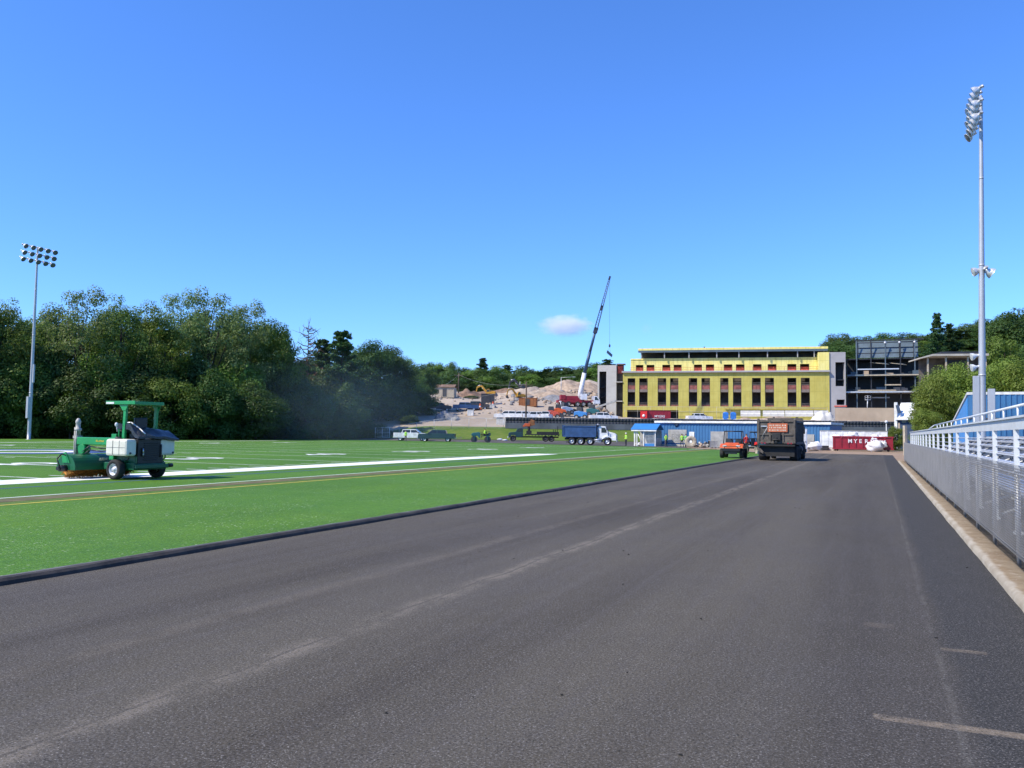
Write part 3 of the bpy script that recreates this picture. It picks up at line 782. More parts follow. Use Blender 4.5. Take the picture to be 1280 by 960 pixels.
proto('r3', lambda: broadleaf(23, 12, 9, 'leaf_mid', .02, 52, 100, .3, .1), 12, 9)
proto('p1', lambda: pine(31, 20, 9, 'needle', .12, 60, .26), 20, 9)
proto('p2', lambda: pine(32, 14, 8, 'needle', .1, 50, .3, flat_top=True), 14, 8)
proto('dp', lambda: dead_pine(41, 20, 9.5), 20, 9.5)
def plant(key, px, topy, Y, w, label, group=None, zb=None):
    pr = PRO[key]; top = P(px, topy, Y); z = zt(top.x, top.y) if zb is None else zb
    h = max(top.z - z, 1.0); sc = (w / pr[2], w / pr[2], h / pr[1]); loc = (top.x, top.y, z - .15)
    if pr[3] is None:
        o = pr[3] = pr[0](); o.location = loc; o.scale = sc; o.rotation_euler.z = rnd.uniform(0, 6.28); o['label'] = label
        if group: o['group'] = group
        return o
    return dup(pr[3], loc, rnd.uniform(0, 6.28), sc, label, group)

edge_g = 'trees along the left edge of the field'
for a in (
    ('b4', -45, 362, 106, 13, 'dark tree cut off by the left edge of the picture'),
    ('b2', 4, 369, 108, 11, 'round dark green treetop left of the far floodlight pole'),
    ('b3', 38, 377, 116, 10, 'low treetop right behind the far floodlight pole'),
    ('b1', 103, 354, 113, 13, 'tall pale leafy tree, first high crown right of the far floodlight pole'),
    ('b2', 152, 366, 117, 11, 'tall tree above the green canopy of the sweeper'),
    ('b7', 195, 378, 119, 10, 'yellowish green tree with thin crown above the right post of the sweeper'),
    ('b1', 222, 358, 124, 12, 'tall airy tree with sky showing through, right of the yellowish one'),
    ('b1', 268, 358, 127, 14, 'highest pale green tree in the middle of the left tree line'),
    ('b1', 308, 372, 130, 12, 'silvery green tree left of the last crown before the dead pine'),
    ('b3', 342, 388, 133, 10, 'rounded tree at the right end of the tall crowns, left of the dead pine'),
    ('dp', 386, 403, 150, 9.5, 'dead pine with bare reddish branches against the sky'),
    ('p1', 405, 424, 150, 9, 'dark pine close to the right of the dead pine'),
    ('p1', 428, 413, 147, 10, 'tallest dark pine right of the dead pine'),
    ('b4', 458, 423, 162, 13, 'dense rounded tree right of the tallest pine'),
    ('b4', 487, 429, 168, 12, 'dense dark tree at the right shoulder of the left tree line'),
    ('b2', 506, 443, 176, 11, 'last big tree where the left tree line slopes down to the construction site'),
    ('b4', 525, 454, 186, 10, 'smaller tree at the foot of the sloping tree line beside the utility poles')):
    plant(*a, edge_g)
fill_g = 'understorey trees along the left tree line'
for i, (px, ty, Y) in enumerate(((-20, 440, 101), (24, 446, 103), (62, 425, 106), (92, 458, 104), (128, 432, 109), (160, 462, 107), (190, 440, 112), (216, 470, 110), (240, 436, 117), (268, 462, 114),
                        (296, 446, 121), (322, 476, 118), (345, 446, 127), (366, 456, 134), (384, 470, 132), (404, 462, 140), (428, 478, 138), (452, 470, 144), (474, 480, 148), (498, 474, 153), (520, 482, 160))):
    if px > 440: Y += 16; ty += 4
    else: Y += 5
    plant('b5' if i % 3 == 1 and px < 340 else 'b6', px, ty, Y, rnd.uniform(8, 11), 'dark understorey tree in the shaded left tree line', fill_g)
back_g = 'back row of the left tree line'
for px, ty, Y in ((-10, 385, 126), (40, 398, 128), (75, 384, 130), (130, 384, 132), (180, 388, 136), (245, 380, 142), (290, 385, 146), (325, 396, 150), (355, 432, 152), (372, 448, 158), (395, 440, 160), (445, 434, 166), (475, 434, 170)):
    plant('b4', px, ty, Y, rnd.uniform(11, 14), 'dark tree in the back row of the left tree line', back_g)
bush_g = 'bushes at the foot of the left tree line'
for i in range(26):
    k = i / 25; px = -30 + 500 * k; Y = 104.5 + 40 * k + rnd.uniform(-1, 2.5) + (8 if px > 430 else 0)
    plant('sh', px, 520 + rnd.uniform(-14, 10), Y, rnd.uniform(4.5, 7), 'low dark bush at the foot of the left tree line', bush_g)
ridge_g = 'trees on the ridge behind the construction site'
tops = {524: 455, 560: 449, 590: 455, 606: 449, 640: 458, 660: 456, 690: 459, 720: 457, 742: 449, 770: 452}
ks = sorted(tops)
def topat(px):
    for a, c in zip(ks, ks[1:]):
        if a <= px <= c: return tops[a] + (tops[c] - tops[a]) * (px - a) / (c - a)
    return 456
for i, px in enumerate(lin(522, 778, 9.5)):
    for row in range(3):
        Y = (282, 294, 306)[row] + rnd.uniform(-4, 4); ty = topat(px) + (20, 9, 0)[row] + rnd.uniform(-3, 5)
        plant(('r1', 'r2', 'r2', 'p1', 'r1', 'r2', 'r3', 'r1')[(i * 5 + row * 3 + int(rnd.random() * 2)) % 8], px + rnd.uniform(-4, 4), ty, Y, rnd.uniform(8.5, 11.5),
              'green tree in the dense wood on the ridge behind the rubble slope', ridge_g)
hill_g = 'trees on the wooded hill at the right'
for i in range(90):
    row = i % 5; px = 1028 + 275 * ((i // 5) + .5 + rnd.uniform(-.4, .4)) / 18
    ridge = 412 if px < 1100 else 411 if px < 1150 else 416 - .28 * (px - 1150) if px > 1190 else 412
    ty = ridge + row * 11 + rnd.uniform(0, 6)
    plant(('r1', 'r2', 'p1', 'r2', 'r1', 'r3')[i % 6 if row else (i * 7) % 5], px, ty, 292 - row * 13, rnd.uniform(10, 13), 'green tree on the wooded hill above the steel frame at the right', hill_g)
plant('p1', 1171, 391, 255, 8, 'tall dark pine standing above the wooded hill left of the right floodlight pole')
plant('p1', 1186, 404, 262, 7, 'slender pine close to the right of the tallest pine on the hill')
plant('r2', 1262, 384, 250, 16, 'large dark tree on the hill at the right edge of the picture')
plant('r3', 1252, 408, 235, 12, 'bright yellow green tree on the hill right of the floodlight pole')
for px, ty, Y, w, k, lab in ((1168, 470, 92, 5.5, 'lt', 'light green leafy tree leftmost in the clump left of the floodlight pole'),
        (1184, 449, 95, 6.5, 'lt2', 'tallest light green tree in the clump behind the bleachers, left of the floodlight pole'),
        (1204, 455, 93, 6.5, 'lt', 'light green tree right behind the sloping end of the press box roof'),
        (1226, 458, 96, 7, 'lt2', 'light green tree hidden behind the floodlight pole'),
        (1250, 450, 94, 7, 'lt', 'light green tree above the press box roof right of the pole'),
        (1276, 446, 92, 7, 'lt2', 'light green tree above the press box at the right edge'),
        (1300, 450, 95, 7, 'lt', 'light green tree past the right edge of the press box roof'),
        (1157, 506, 88, 3.6, 'lt2', 'small leafy bush below the light green trees at the far end of the bleachers')):
    plant(k, px, ty, Y, w, lab, 'light green trees behind the bleachers', 0)
for px, ty, Y, w, lab in ((512, 517, 160, 4, 'pale green bush behind the chain link gate on the left'), (546, 503, 196, 4, 'small green bush beside the pale shed'), (590, 500, 218, 4, 'low green bush beside the brown rubble mound'),
                       (1119, 530, 112, 2.6, 'reddish green shrub beside the red dumpster')):
    plant('sh' if px < 1100 else 'lt2', px, ty, Y, w, lab)
# ------------------------------------------------------------------ wheels and people
def wheel(par, x, y, r, w, rim='steel', side=1, lugs=True, z=None):
    z = r if z is None else z
    q = MB(); q.lathe([(r * .6, -w / 2), (r * .9, -w / 2), (r, -w * .36), (r, w * .36), (r * .9, w / 2), (r * .6, w / 2)], (0, 0, 0), (0, 1, 0), 24, True)
    t = q.o('wheel', 'rubber', par, loc=(x, y, z))
    q = MB(); k = side
    q.lathe([(r * .61, -w * .45), (r * .61, w * .44 * 1), ], (0, 0, 0), (0, 1, 0), 20)
    q.lathe([(r * .61, k * w * .44), (r * .55, k * w * .46), (r * .5, k * w * .26), (r * .26, k * w * .2), (r * .22, k * w * .4), (.0, k * w * .42)], (0, 0, 0), (0, 1, 0), 20)
    if lugs:
        for i in range(5):
            a = i * 1.2566; q.cyl((math.cos(a) * r * .36, k * w * .2, math.sin(a) * r * .36), (math.cos(a) * r * .36, k * w * .3, math.sin(a) * r * .36), r * .05, n=6)
            q.m(1).cyl((math.cos(a + .6) * r * .41, k * w * .235, math.sin(a + .6) * r * .41), (math.cos(a + .6) * r * .41, k * w * .245, math.sin(a + .6) * r * .41), r * .07, n=8).m(0)
    q.o('rim', [rim, 'black_plastic'], t)
    return t
def skin_mesh(name, verts, edges, radii, sub=2):
    me = bpy.data.meshes.new(name); me.from_pydata(verts, edges, [])
    o = bpy.data.objects.new(name, me); COL.objects.link(o)
    md = o.modifiers.new('skin', 'SKIN'); md.use_smooth_shade = True
    for i, r in enumerate(radii):
        sv = me.skin_vertices[0].data[i]; sv.radius = r if isinstance(r, tuple) else (r, r); sv.use_root = i == 0
    sm = o.modifiers.new('sub', 'SUBSURF'); sm.levels = sm.render_levels = sub
    bpy.context.view_layer.update()
    m2 = bpy.data.meshes.new_from_object(o.evaluated_get(bpy.context.evaluated_depsgraph_get()))
    bpy.data.objects.remove(o); m2.name = name; return m2
def person(label, loc, rz, top='neon', leg='trouser', hat='hat_white', pose='stand', height=1.76, cat='worker'):
    t = thing('person', label, cat, loc, rz, None)
    k = height / 1.76
    V = [(0, 0, .95), (0, 0, 1.12), (.01, 0, 1.32), (0, 0, 1.46), (.015, 0, 1.56), (.03, 0, 1.63), (.025, 0, 1.72)]
    rr = [(.15, .11), (.15, .1), (.19, .12), (.1, .08), (.052, .055), (.085, .072), (.075, .07)]
    E = [(0, 1), (1, 2), (2, 3), (3, 4), (4, 5), (5, 6)]
    if pose == 'sit':
        legs = [[(.02, s * .1, .93), (.42, s * .13, .95), (.48, s * .13, .52), (.5, s * .13, .46), (.62, s * .14, .43)] for s in (1, -1)]
    elif pose == 'walk':
        legs = [[(.0, s * .09, .9), (s * .14 + .03, s * .1, .5), (s * .2 - .06, s * .1, .1), (s * .2 - .04, s * .1, .05), (s * .2 + .11, s * .11, .035)] for s in (1, -1)]
    else:
        legs = [[(0, s * .1, .9), (.02, s * .13, .5), (-.02, s * .14, .1), (-.01, s * .14, .05), (.13, s * .16, .035)] for s in (1, -1)]
    for L in legs:
        b0 = len(V); V += L; rr += [(.1, .095), (.066, .066), (.046, .046), (.045, .045), (.042, .034)]; E += [(0, b0)] + [(b0 + i, b0 + i + 1) for i in range(4)]
    for s in (1, -1):
        fwd = .3 if pose in ('sit', 'reach') else .06 if s > 0 else .12
        arm = [(0, s * .17, 1.41), (-.01, s * .245, 1.14), (fwd, s * .22, .95 if fwd < .2 else 1.12), (fwd + .07, s * .21, .86 if fwd < .2 else 1.13)]
        b0 = len(V); V += arm; rr += [.06, .047, .034, .04]; E += [(3, b0)] + [(b0 + i, b0 + i + 1) for i in range(3)]
    V = [(a[0] * k, a[1] * k, a[2] * k) for a in V]
    me = skin_mesh('body', V, E, [tuple(x * k for x in r) if isinstance(r, tuple) else r * k for r in rr])
    for x in (top, leg, 'skin', 'shirt_black'): me.materials.append(M[x])
    for p in me.polygons:
        z = p.center.z / k; y = abs(p.center.y) / k; x = p.center.x / k
        arm = y > .19 and z > .84 and not (pose == 'sit' and z < 1.0)
        p.material_index = 2 if z > 1.5 or (arm and (z < 1.0 or x > .22)) else 3 if (z < .09 and pose != 'sit') else 1 if z < .93 or (pose == 'sit' and z < 1.02) else 0
    o = bpy.data.objects.new('body', me); COL.objects.link(o); o.parent = t
    q = MB(); q.ball((.115 * k, 0, 1.645 * k), (.02, .014, .022), 6); q.m(1)
    for s in (1, -1): q.ball((.1 * k, s * .032 * k, 1.68 * k), (.012, .012, .008), 6)
    q.m(0)
    for s in (1, -1): q.ball((.02 * k, s * .078 * k, 1.655 * k), (.02, .012, .03), 6)
    q.o('face', ['skin', 'shirt_black'], t)
    q = MB()
    if hat: q.lathe([(.145, 0), (.1, .015), (.1, .06), (.075, .11), (0, .13)], (.02 * k, 0, 1.7 * k), n=14); q.o('hard_hat', hat, t)
    else: q.ball((.01 * k, 0, 1.715 * k), (.088, .082, .06), 10); q.o('hair', 'hair_dark', t)
    if top in ('neon', 'neon_green'):
        q = MB()
        for z in (1.12, 1.28): q.lathe([(.168 * k, z * k), (.172 * k, (z + .05) * k)], (0, 0, 0), n=14)
        q.o('reflective_band', 'white_gloss', t).scale = (.72, 1.08, 1)
    return t

# ------------------------------------------------------------------ the sweeper on the turf (x forward, y left)
sw = thing('field_sweeper', 'green turf sweeper with white side tanks, roll bar canopy and orange brush on the field', 'sweeper', (-12.05, 26.8, .054), R(155))
for s in (1, -1): wheel(sw, 0, s * .79, .315, .24, 'rim_white', s)
wheel(sw, 1.05, 0, .27, .2, 'rim_white', 1)
q = MB(); q.bb(-.58, -.62, .3, .75, .62, .52).bb(-.55, -.55, .52, .5, .55, .74).bb(.5, -.4, .34, 1.25, .4, .5).bb(.98, -.16, .3, 1.12, -.12, .5).bb(.98, .12, .3, 1.12, .16, .5); q.cyl((0, -.72, .315), (0, .72, .315), .06, n=10)
q.o('chassis', 'dark_green_paint', sw, bevel=.015)
q = MB(); q.bb(-.69, -.66, .34, -.6, .62, .47).bb(-.6, -.5, .3, -.45, .5, .5); q.o('rear_bumper', 'dark_green_paint', sw, bevel=.02)
q = MB(); q.cyl((-.65, -.82, .42), (-.65, -.66, .42), .065, n=10).cyl((-.65, -.7, .42), (-.65, -.5, .42), .03, n=8); q.o('bumper_knob', 'black_plastic', sw)
q = MB(); q.bb(-.6, -.48, .5, .0, .5, 1.26).bb(-.63, .3, .76, -.6, .36, 1.0)
for k in range(9): q.bb(-.625, -.28, .6 + k * .065, -.601, .28, .625 + k * .065)
q.cyl((-.62, -.38, .7), (-.62, -.38, 1.1), .03, n=8); q.o('engine', 'black_plastic', sw, bevel=.01)
q = MB(); q.tube([(-.62, .32, .72), (-.68, .36, .82), (-.66, .36, .98)], .022); q.o('hose', 'steel', sw)
for s in (1, -1):
    q = MB(); y0, y1 = (.56, .95) if s > 0 else (-.96, -.36)
    q.bb(-.62, y0, .74, .32, y1, 1.27)
    o = q.o('tank', 'cream_plastic', sw, bevel=.07)
    q = MB(); q.m(0)
    yo = y1 + .002 if s > 0 else y0 - .002; k = .004 * s
    q.bb(-.02, min(yo, yo + k), .78, 0, max(yo, yo + k), 1.23).bb(-.3, min(yo, yo + k), .78, -.287, max(yo, yo + k), 1.23).bb(-.55, min(yo, yo + k), 1.0, .27, max(yo, yo + k), 1.008)
    q.cyl((-.625, y0 + .1 if s < 0 else y1 - .14, .83), (-.64, y0 + .1 if s < 0 else y1 - .14, .83), .035, n=10)
    q.cyl((0, (y0 + y1) / 2, 1.27), (0, (y0 + y1) / 2, 1.33), .09, n=12)
    q.o('tank_fitting', 'dark_grey', o)
    q = MB(); q.tube([(-.5, (y0 + y1) / 2, .74), (-.5, (y0 + y1) / 2, .66), (-.42, (y0 + y1) / 2, .6)], .02); q.o('drain_pipe', 'black_plastic', sw)
q = MB(); q.tube([(.2, .72, 1.0), (.7, .76, .95), (1.3, .74, 1.02), (1.75, .7, .8)], .018, 6).tube([(.2, .72, .94), (.7, .77, .86), (1.3, .74, .9), (1.6, .8, .66)], .018, 6); q.o('hydraulic_line', 'black_plastic', sw)
q = MB()
for k in range(4): q.cyl((.44, .14 + k * .09, 1.42), (.48, .14 + k * .09, 1.56), .01, n=6).ball((.48, .14 + k * .09, 1.57), .02, 6)
q.o('control_lever', 'black_plastic', sw)
q = MB(); q.ball((.12, .74, 1.72), (.05, .05, .07), 10).cyl((.12, .7, 1.5), (.12, .72, 1.68), .015, n=6); q.o('work_lamp', 'white_gloss', sw)
q = MB(); q.bb(-.605, .515, .36, -.2, .535, .72).bb(-.2, -.64, .53, .4, .64, .6); q.o('side_panel', 'dark_green_paint', sw, bevel=.01)
# folded tarpaulin over seat and engine hood
q = MB()
def sag(x, y): return .035 * mnoise.noise(Vector((x * 4, y * 3, 1))) + .02 * mnoise.noise(Vector((x * 11, y * 9, 4)))
nx_, ny_ = 12, 20; top = []
for i in range(nx_ + 1):
    for j in range(ny_ + 1):
        x = -.74 + 1.02 * i / nx_; y = .62 - 1.62 * j / ny_
        z = 1.36 + .26 * ss(-.78, -.2, x) + .13 * ss(.2, .6, y) * ss(-.7, -.3, x) - .08 * ss(-.2, -1.0, y) + sag(x, y)
        top.append((x, y, z))
q.add(top, [(i * (ny_ + 1) + j, i * (ny_ + 1) + j + 1, (i + 1) * (ny_ + 1) + j + 1, (i + 1) * (ny_ + 1) + j) for i in range(nx_) for j in range(ny_)], True)
low_ = [(x, y, z - .07 - .1 * ss(-.74, -.5, x)) for x, y, z in top]
q.add(low_, [(i * (ny_ + 1) + j, i * (ny_ + 1) + j + 1, (i + 1) * (ny_ + 1) + j + 1, (i + 1) * (ny_ + 1) + j) for i in range(nx_) for j in range(ny_)], True)
rim_ = [i * (ny_ + 1) for i in range(nx_ + 1)] + [nx_ * (ny_ + 1) + j for j in range(1, ny_ + 1)] + [i * (ny_ + 1) + ny_ for i in range(nx_ - 1, -1, -1)] + [j for j in range(ny_ - 1, 0, -1)]
for a, c in zip(rim_, rim_[1:] + rim_[:1]): q.poly([top[a], top[c], low_[c], low_[a]])
cov = q.o('seat_cover', 'black_sheet', sw, fix=False)
q = MB(); q.tube([(.26, .3, 1.78), (-.1, .36, 1.79), (-.5, .38, 1.6), (-.73, .36, 1.43)], .022, 6); q.o('trim_strip', 'aluminium', cov)
q = MB(); q.bb(-.1, -.25, 1.26, .12, .25, 1.6).bb(-.14, -.24, 1.5, -.04, .24, 1.95); q.o('seat', 'black_plastic', sw, bevel=.04)
# roll bar with canopy rails
for s in (1, -1):
    q = MB(); q.prism([(-.1, .74), (.0, .74), (-.05, 2.32), (-.17, 2.32)], 'y', s * .6 - .04, s * .6 + .04)
    q.prism([(-.28, 2.38), (.16, 2.38), (-.02, 2.16), (-.16, 2.16)], 'y', s * .6 + s * .042 - .012, s * .6 + s * .042 + .012); q.o('roll_bar', 'green_paint', sw, bevel=.01)
q = MB(); q.bb(-.42, -.56, 2.385, .62, .66, 2.4).bb(-.62, .66, 2.36, .68, .705, 2.47).bb(-.45, -.6, 2.36, .64, -.56, 2.46).bb(-.46, -.56, 2.36, -.42, .66, 2.46).bb(.6, -.56, 2.36, .64, .66, 2.46)
cn = q.o('canopy', 'green_paint', sw, bevel=.01)
q = MB(); q.bb(.3, .707, 2.375, .66, .712, 2.435); q.o('label_strip', 'white_paint', cn)
# boom arm, brush and lift post
q = MB(); q.bb(.2, .5, 1.06, 1.98, .7, 1.3).bb(.3, .54, .6, .5, .66, 1.06); q.o('boom_arm', 'green_paint', sw, bevel=.02)
q = MB(); r9 = random.Random(2)
for k in range(9): q.bb(1.05 - k * .042 - .012, .703, 1.16, 1.05 - k * .042 + .012, .706, 1.2 + r9.uniform(-.01, .025))
q.o('decal', 'line_yellow', sw)
q = MB(); q.prism([(1.55, .66), (1.82, .6), (2.02, .98), (1.9, 1.08), (1.72, 1.06)], 'y', .54, .66); q.cyl((1.72, .48, .92), (1.72, .72, .92), .16, n=16).cyl((1.6, .3, .7), (1.6, .9, .7), .05, n=8); q.o('arm_bracket', 'green_paint', sw, bevel=.015)
BC = (1.5, .33)
q = MB(); prf = [(math.cos(a) * .43 + BC[0], math.sin(a) * .43 + BC[1]) for a in lin(R(-8), R(188), R(14))]; inn = [(math.cos(a) * .405 + BC[0], math.sin(a) * .405 + BC[1]) for a in lin(R(-8), R(188), R(14))]
for (a, c), (d, e) in zip(zip(prf, prf[1:]), zip(inn, inn[1:])):
    for (u, w_) in ((a, c), (d, e)): q.add([(u[0], -1.0, u[1]), (w_[0], -1.0, w_[1]), (w_[0], 1.38, w_[1]), (u[0], 1.38, u[1])], [(0, 1, 2, 3)], True)
q.prism(prf, 'y', 1.38, 1.4).prism(prf, 'y', -1.02, -1.0); q.bb(1.42, .6, .75, 1.62, .9, .78)
hd = q.o('brush_hood', 'dark_green_paint', sw, fix=False)
q = MB(); q.box((1.5 - .36, .35, .56), (.012, .3, .17), 0, R(-30)); q.o('warning_label', 'cream_plastic', hd)
q = MB(); r9 = random.Random(5)
q.cyl((BC[0], -.98, BC[1] - .02), (BC[0], 1.36, BC[1] - .02), .2, n=18)
for i in range(2600):
    a = r9.uniform(0, 6.283); y = r9.uniform(-.98, 1.37); rr_ = r9.uniform(.27, .325); w_ = .012
    d = Vector((math.cos(a), 0, math.sin(a))); p = Vector((BC[0], y, BC[1] - .02)); e = p + d * rr_ + Vector((0, r9.uniform(-.03, .03), 0)); sd = Vector((-d.z, 0, d.x)) * w_
    q.add([p + d * .19 - sd, p + d * .19 + sd, e + sd * .6, e - sd * .6], [(0, 1, 2, 3)]); q.add([p + d * .19 + Vector((0, -w_, 0)), p + d * .19 + Vector((0, w_, 0)), e + Vector((0, w_ * .6, 0)), e - Vector((0, w_ * .6, 0))], [(0, 1, 2, 3)])
q.o('rotary_brush', 'bristle', sw, fix=False)
q = MB(); q.cyl((BC[0], 1.4, BC[1]), (BC[0], 1.62, BC[1]), .11, .1, 12).cyl((BC[0], 1.6, BC[1]), (BC[0], 1.7, BC[1]), .06, n=10); q.o('brush_motor', 'black_plastic', sw)
q = MB(); q.tube([(BC[0], 1.62, .4), (BC[0] + .05, 1.68, .62), (BC[0] + .02, 1.55, .78), (BC[0] - .05, 1.35, .7), (BC[0], 1.1, .62)], .022, 6); q.o('hydraulic_hose', 'black_plastic', sw)
q = MB(); q.prism([(1.3, .5), (1.62, .5), (1.68, .78), (1.5, .84)], 'y', 1.4, 1.43); q.o('end_plate', 'green_paint', sw)
q = MB(); q.lathe([(0, .62), (.085, .62), (.085, 1.5), (.11, 1.5), (.11, 1.58), (.075, 1.58), (.07, 1.74), (.085, 1.76), (.085, 1.82), (.04, 1.9), (0, 1.92)], (2.06, .6, 0), n=14)
q.cyl((2.17, .62, .3), (2.17, .62, 1.62), .025, n=8).cyl((2.0, .7, .6), (2.0, .7, 1.5), .02, n=8).box((2.06, .6, 1.3), (.2, .2, .08)); q.o('lift_post', 'light_steel', sw)
q = MB(); q.cyl((.45, .25, 1.0), (.3, .25, 1.5), .03, n=8).lathe([(.19, -.015), (.2, 0), (.19, .015), (.17, 0)], (.28, .25, 1.52), (-.4, 0, 1), 18, True).cyl((.28, .25, 1.51), (.28, .4, 1.5), .012, n=6).cyl((.28, .25, 1.51), (.28, .1, 1.5), .012, n=6); q.o('steering_wheel', 'black_plastic', sw)
q = MB(); q.bb(.4, .1, 1.0, .62, .5, 1.42).cyl((.36, .42, 1.3), (.36, .42, 1.62), .03, n=8); q.o('control_panel', 'green_paint', sw, bevel=.02)

# ------------------------------------------------------------------ trucks (x forward, y left)
def dump_truck(name, label, loc, rz, body, cabm, tag_axle=True, old=False):
    t = thing(name, label, 'dump truck', loc, rz)
    rimm = 'steel' if not old else 'truck_black'
    xs = ((3.05, 1), (-2.0, 2), (-.75, 2), (.6, 2)) if not old else ((3.2, 1), (-2.3, 2), (-.9, 2))
    for x, k in xs:
        for s in (1, -1):
            wheel(t, x, s * 1.02, .51, .34 if k == 1 else .5, rimm, s, False)
    q = MB(); q.bb(-3.1, -.45, .72, 4.0, .45, 1.0)
    for x, k in xs: q.cyl((x, -.95, .51), (x, .95, .51), .1, n=8)
    q.bb(-2.6, -.5, 1.0, 1.3, .5, 1.12); q.o('frame', 'truck_black' , t)
    L0, L1, z0, z1, w = -3.25, 1.5, 1.12, 2.72, 1.22
    q = MB(); q.bb(L0, -w, z0, L1, w, z0 + .1).bb(L1 - .08, -w, z0 + .1, L1, w, z1 + .25)
    for s in (1, -1):
        y0, y1 = sorted((s * w, s * (w - .07))); q.bb(L0, y0, z0 + .1, L1 - .08, y1, z1)
        y0, y1 = sorted((s * w, s * (w + .07)))
        q.bb(L0, y0, z1 - .14, L1, y1, z1 + .003).bb(L0, y0, z0 - .02, L1, y1, z0 + .16)
        for x in lin(L0 + .06, L1 - .06, 4.6 if not old else .8): q.bb(x - .06, y0, z0 + .162, x + .06, y1, z1 - .142)
    q.bb(L1, -w, z1 + .1, L1 + .5, w, z1 + .16).bb(L0 + .3, -.3, z0 - .12, L1 - .3, .3, z0 - .002)
    bd = q.o('dump_body', body, t, bevel=.012)
    q = MB(); q.bb(L0 - .09, -w + .03, z0 + .06, L0 - .01, w - .03, z1 + .02)
    for y in (-w + .06, -.42, .42, w - .06): q.bb(L0 - .16, y - .06, z0 + .06, L0 - .092, y + .06, z1 + .04)
    for z in (z0 + .1, (z0 + z1) / 2 - .15, z1 - .06): q.bb(L0 - .155, -w + .13, z - .06, L0 - .092, -.49, z + .06).bb(L0 - .155, -.35, z - .06, L0 - .092, .35, z + .06).bb(L0 - .155, .49, z - .06, L0 - .092, w - .13, z + .06)
    for s in (1, -1): q.cyl((L0 - .1, s * (w + .02), z1 + .05), (L0 - .1, s * (w - .12), z1 + .05), .07, n=8)
    tg = q.o('tailgate', body, t, bevel=.01)
    if old:
        q = MB(); q.bb(L0 - .2, -.72, 1.94, L0 - .17, .56, 2.52)
        sg = q.o('sign_board', 'sign_orange', tg)
        q = MB(); r9 = random.Random(4)
        for row, z in enumerate((2.38, 2.23, 2.06)):
            y = .46
            while y > -.6:
                wd = r9.uniform(.03, .09); q.bb(L0 - .206, y - wd, z - .045, L0 - .201, y, z + .045); y -= wd + r9.uniform(.02, .1)
        q.o('worn_lettering', 'sign_cream', sg)
        q = MB(); q.bb(L0 - .3, -.28, 1.35, L0 - .165, .26, 1.86).bb(L0 - .36, -.06, 1.2, L0 - .302, .06, 1.6).cyl((L0 - .38, -.2, 1.42), (L0 - .38, .2, 1.42), .05, n=8); q.o('hitch_box', 'truck_black', t, bevel=.02)
        q = MB(); q.bb(L0 - .12, -1.15, .3, L0 - .08, 1.1, 1.08).bb(L0 - .42, -1.2, .98, L0 - .1, 1.2, 1.1); q.o('rubber_apron', 'rubber', t)
        q = MB(); q.prism([(1.24, 1.08), (1.24, .72), (.86, .45), (.82, .6)], 'x', L0 - .3, L0 - .25); q.o('spreader_chute', 'truck_brown', t)
        for s in (1, -1):
            for k in range(2):
                q = MB(); q.cyl((L0 - .13, s * (.75 + k * .2), 1.18), (L0 - .165, s * (.75 + k * .2), 1.18), .06, n=10); q.o('tail_light', 'red_paint', t)
        q = MB(); q.cyl((L0 - .17, .95, 1.55), (L0 - .17, .55, 2.3), .02, n=6).bb(L0 - .19, .62, 2.28, L0 - .165, 1.0, 2.36); q.o('tailgate_lever', 'galvanised', tg)
    else:
        for s in (1, -1):
            q = MB(); q.bb(-2.72, s * 1.02 - .28, .2, -2.69, s * 1.02 + .28, .95); q.o('mud_flap', 'rubber', t)
        q = MB(); q.tube([(L0 + .6, w + .09, z0 + .5), (L0 + 2.2, w + .09, z1 - .3), (L1 - .4, w + .09, z0 + .4)], .02); q.o('side_cable', 'rail_paint', bd)
    cx0 = 1.78
    q = MB(); q.prism([(cx0, .85), (cx0, 2.62), (cx0 + .18, 2.72), (cx0 + 1.0, 2.68), (cx0 + 1.34, 1.95), (cx0 + 1.4, .85)], 'y', -.96, .96); cb = q.o('cab', cabm, t, bevel=.05)
    for s in (1, -1):
        q = MB(); y0, y1 = sorted((s * .962, s * .972)); q.prism([(cx0 + .42, 1.78), (cx0 + .42, 2.48), (cx0 + .95, 2.48), (cx0 + 1.18, 1.86), (cx0 + 1.18, 1.78)], 'y', y0, y1); q.o('window', 'glass', cb)
        q = MB(); q.bb(cx0 + 1.1, s * 1.2 - .04, 1.85, cx0 + 1.18, s * 1.2 + .04, 2.35).cyl((cx0 + 1.14, s * .97, 2.2), (cx0 + 1.14, s * 1.2, 2.2), .015, n=6); q.o('mirror', 'black_plastic', t)
    q = MB(); q.prism([(cx0 + 1.055, 2.6), (cx0 + 1.345, 1.98), (cx0 + 1.355, 1.98), (cx0 + 1.065, 2.6)], 'y', -.84, .84); q.o('windshield', 'glass', cb)
    q = MB(); q.prism([(cx0 + 1.38, .95), (cx0 + 1.38, 1.95), (cx0 + 2.35, 1.7), (cx0 + 2.55, 1.5), (cx0 + 2.58, .8), (3.72, .75), (3.6, 1.05), (3.3, 1.16), (2.85, 1.16), (2.55, 1.05)], 'y', -.78, .78)
    hd = q.o('hood', cabm, t, bevel=.05)
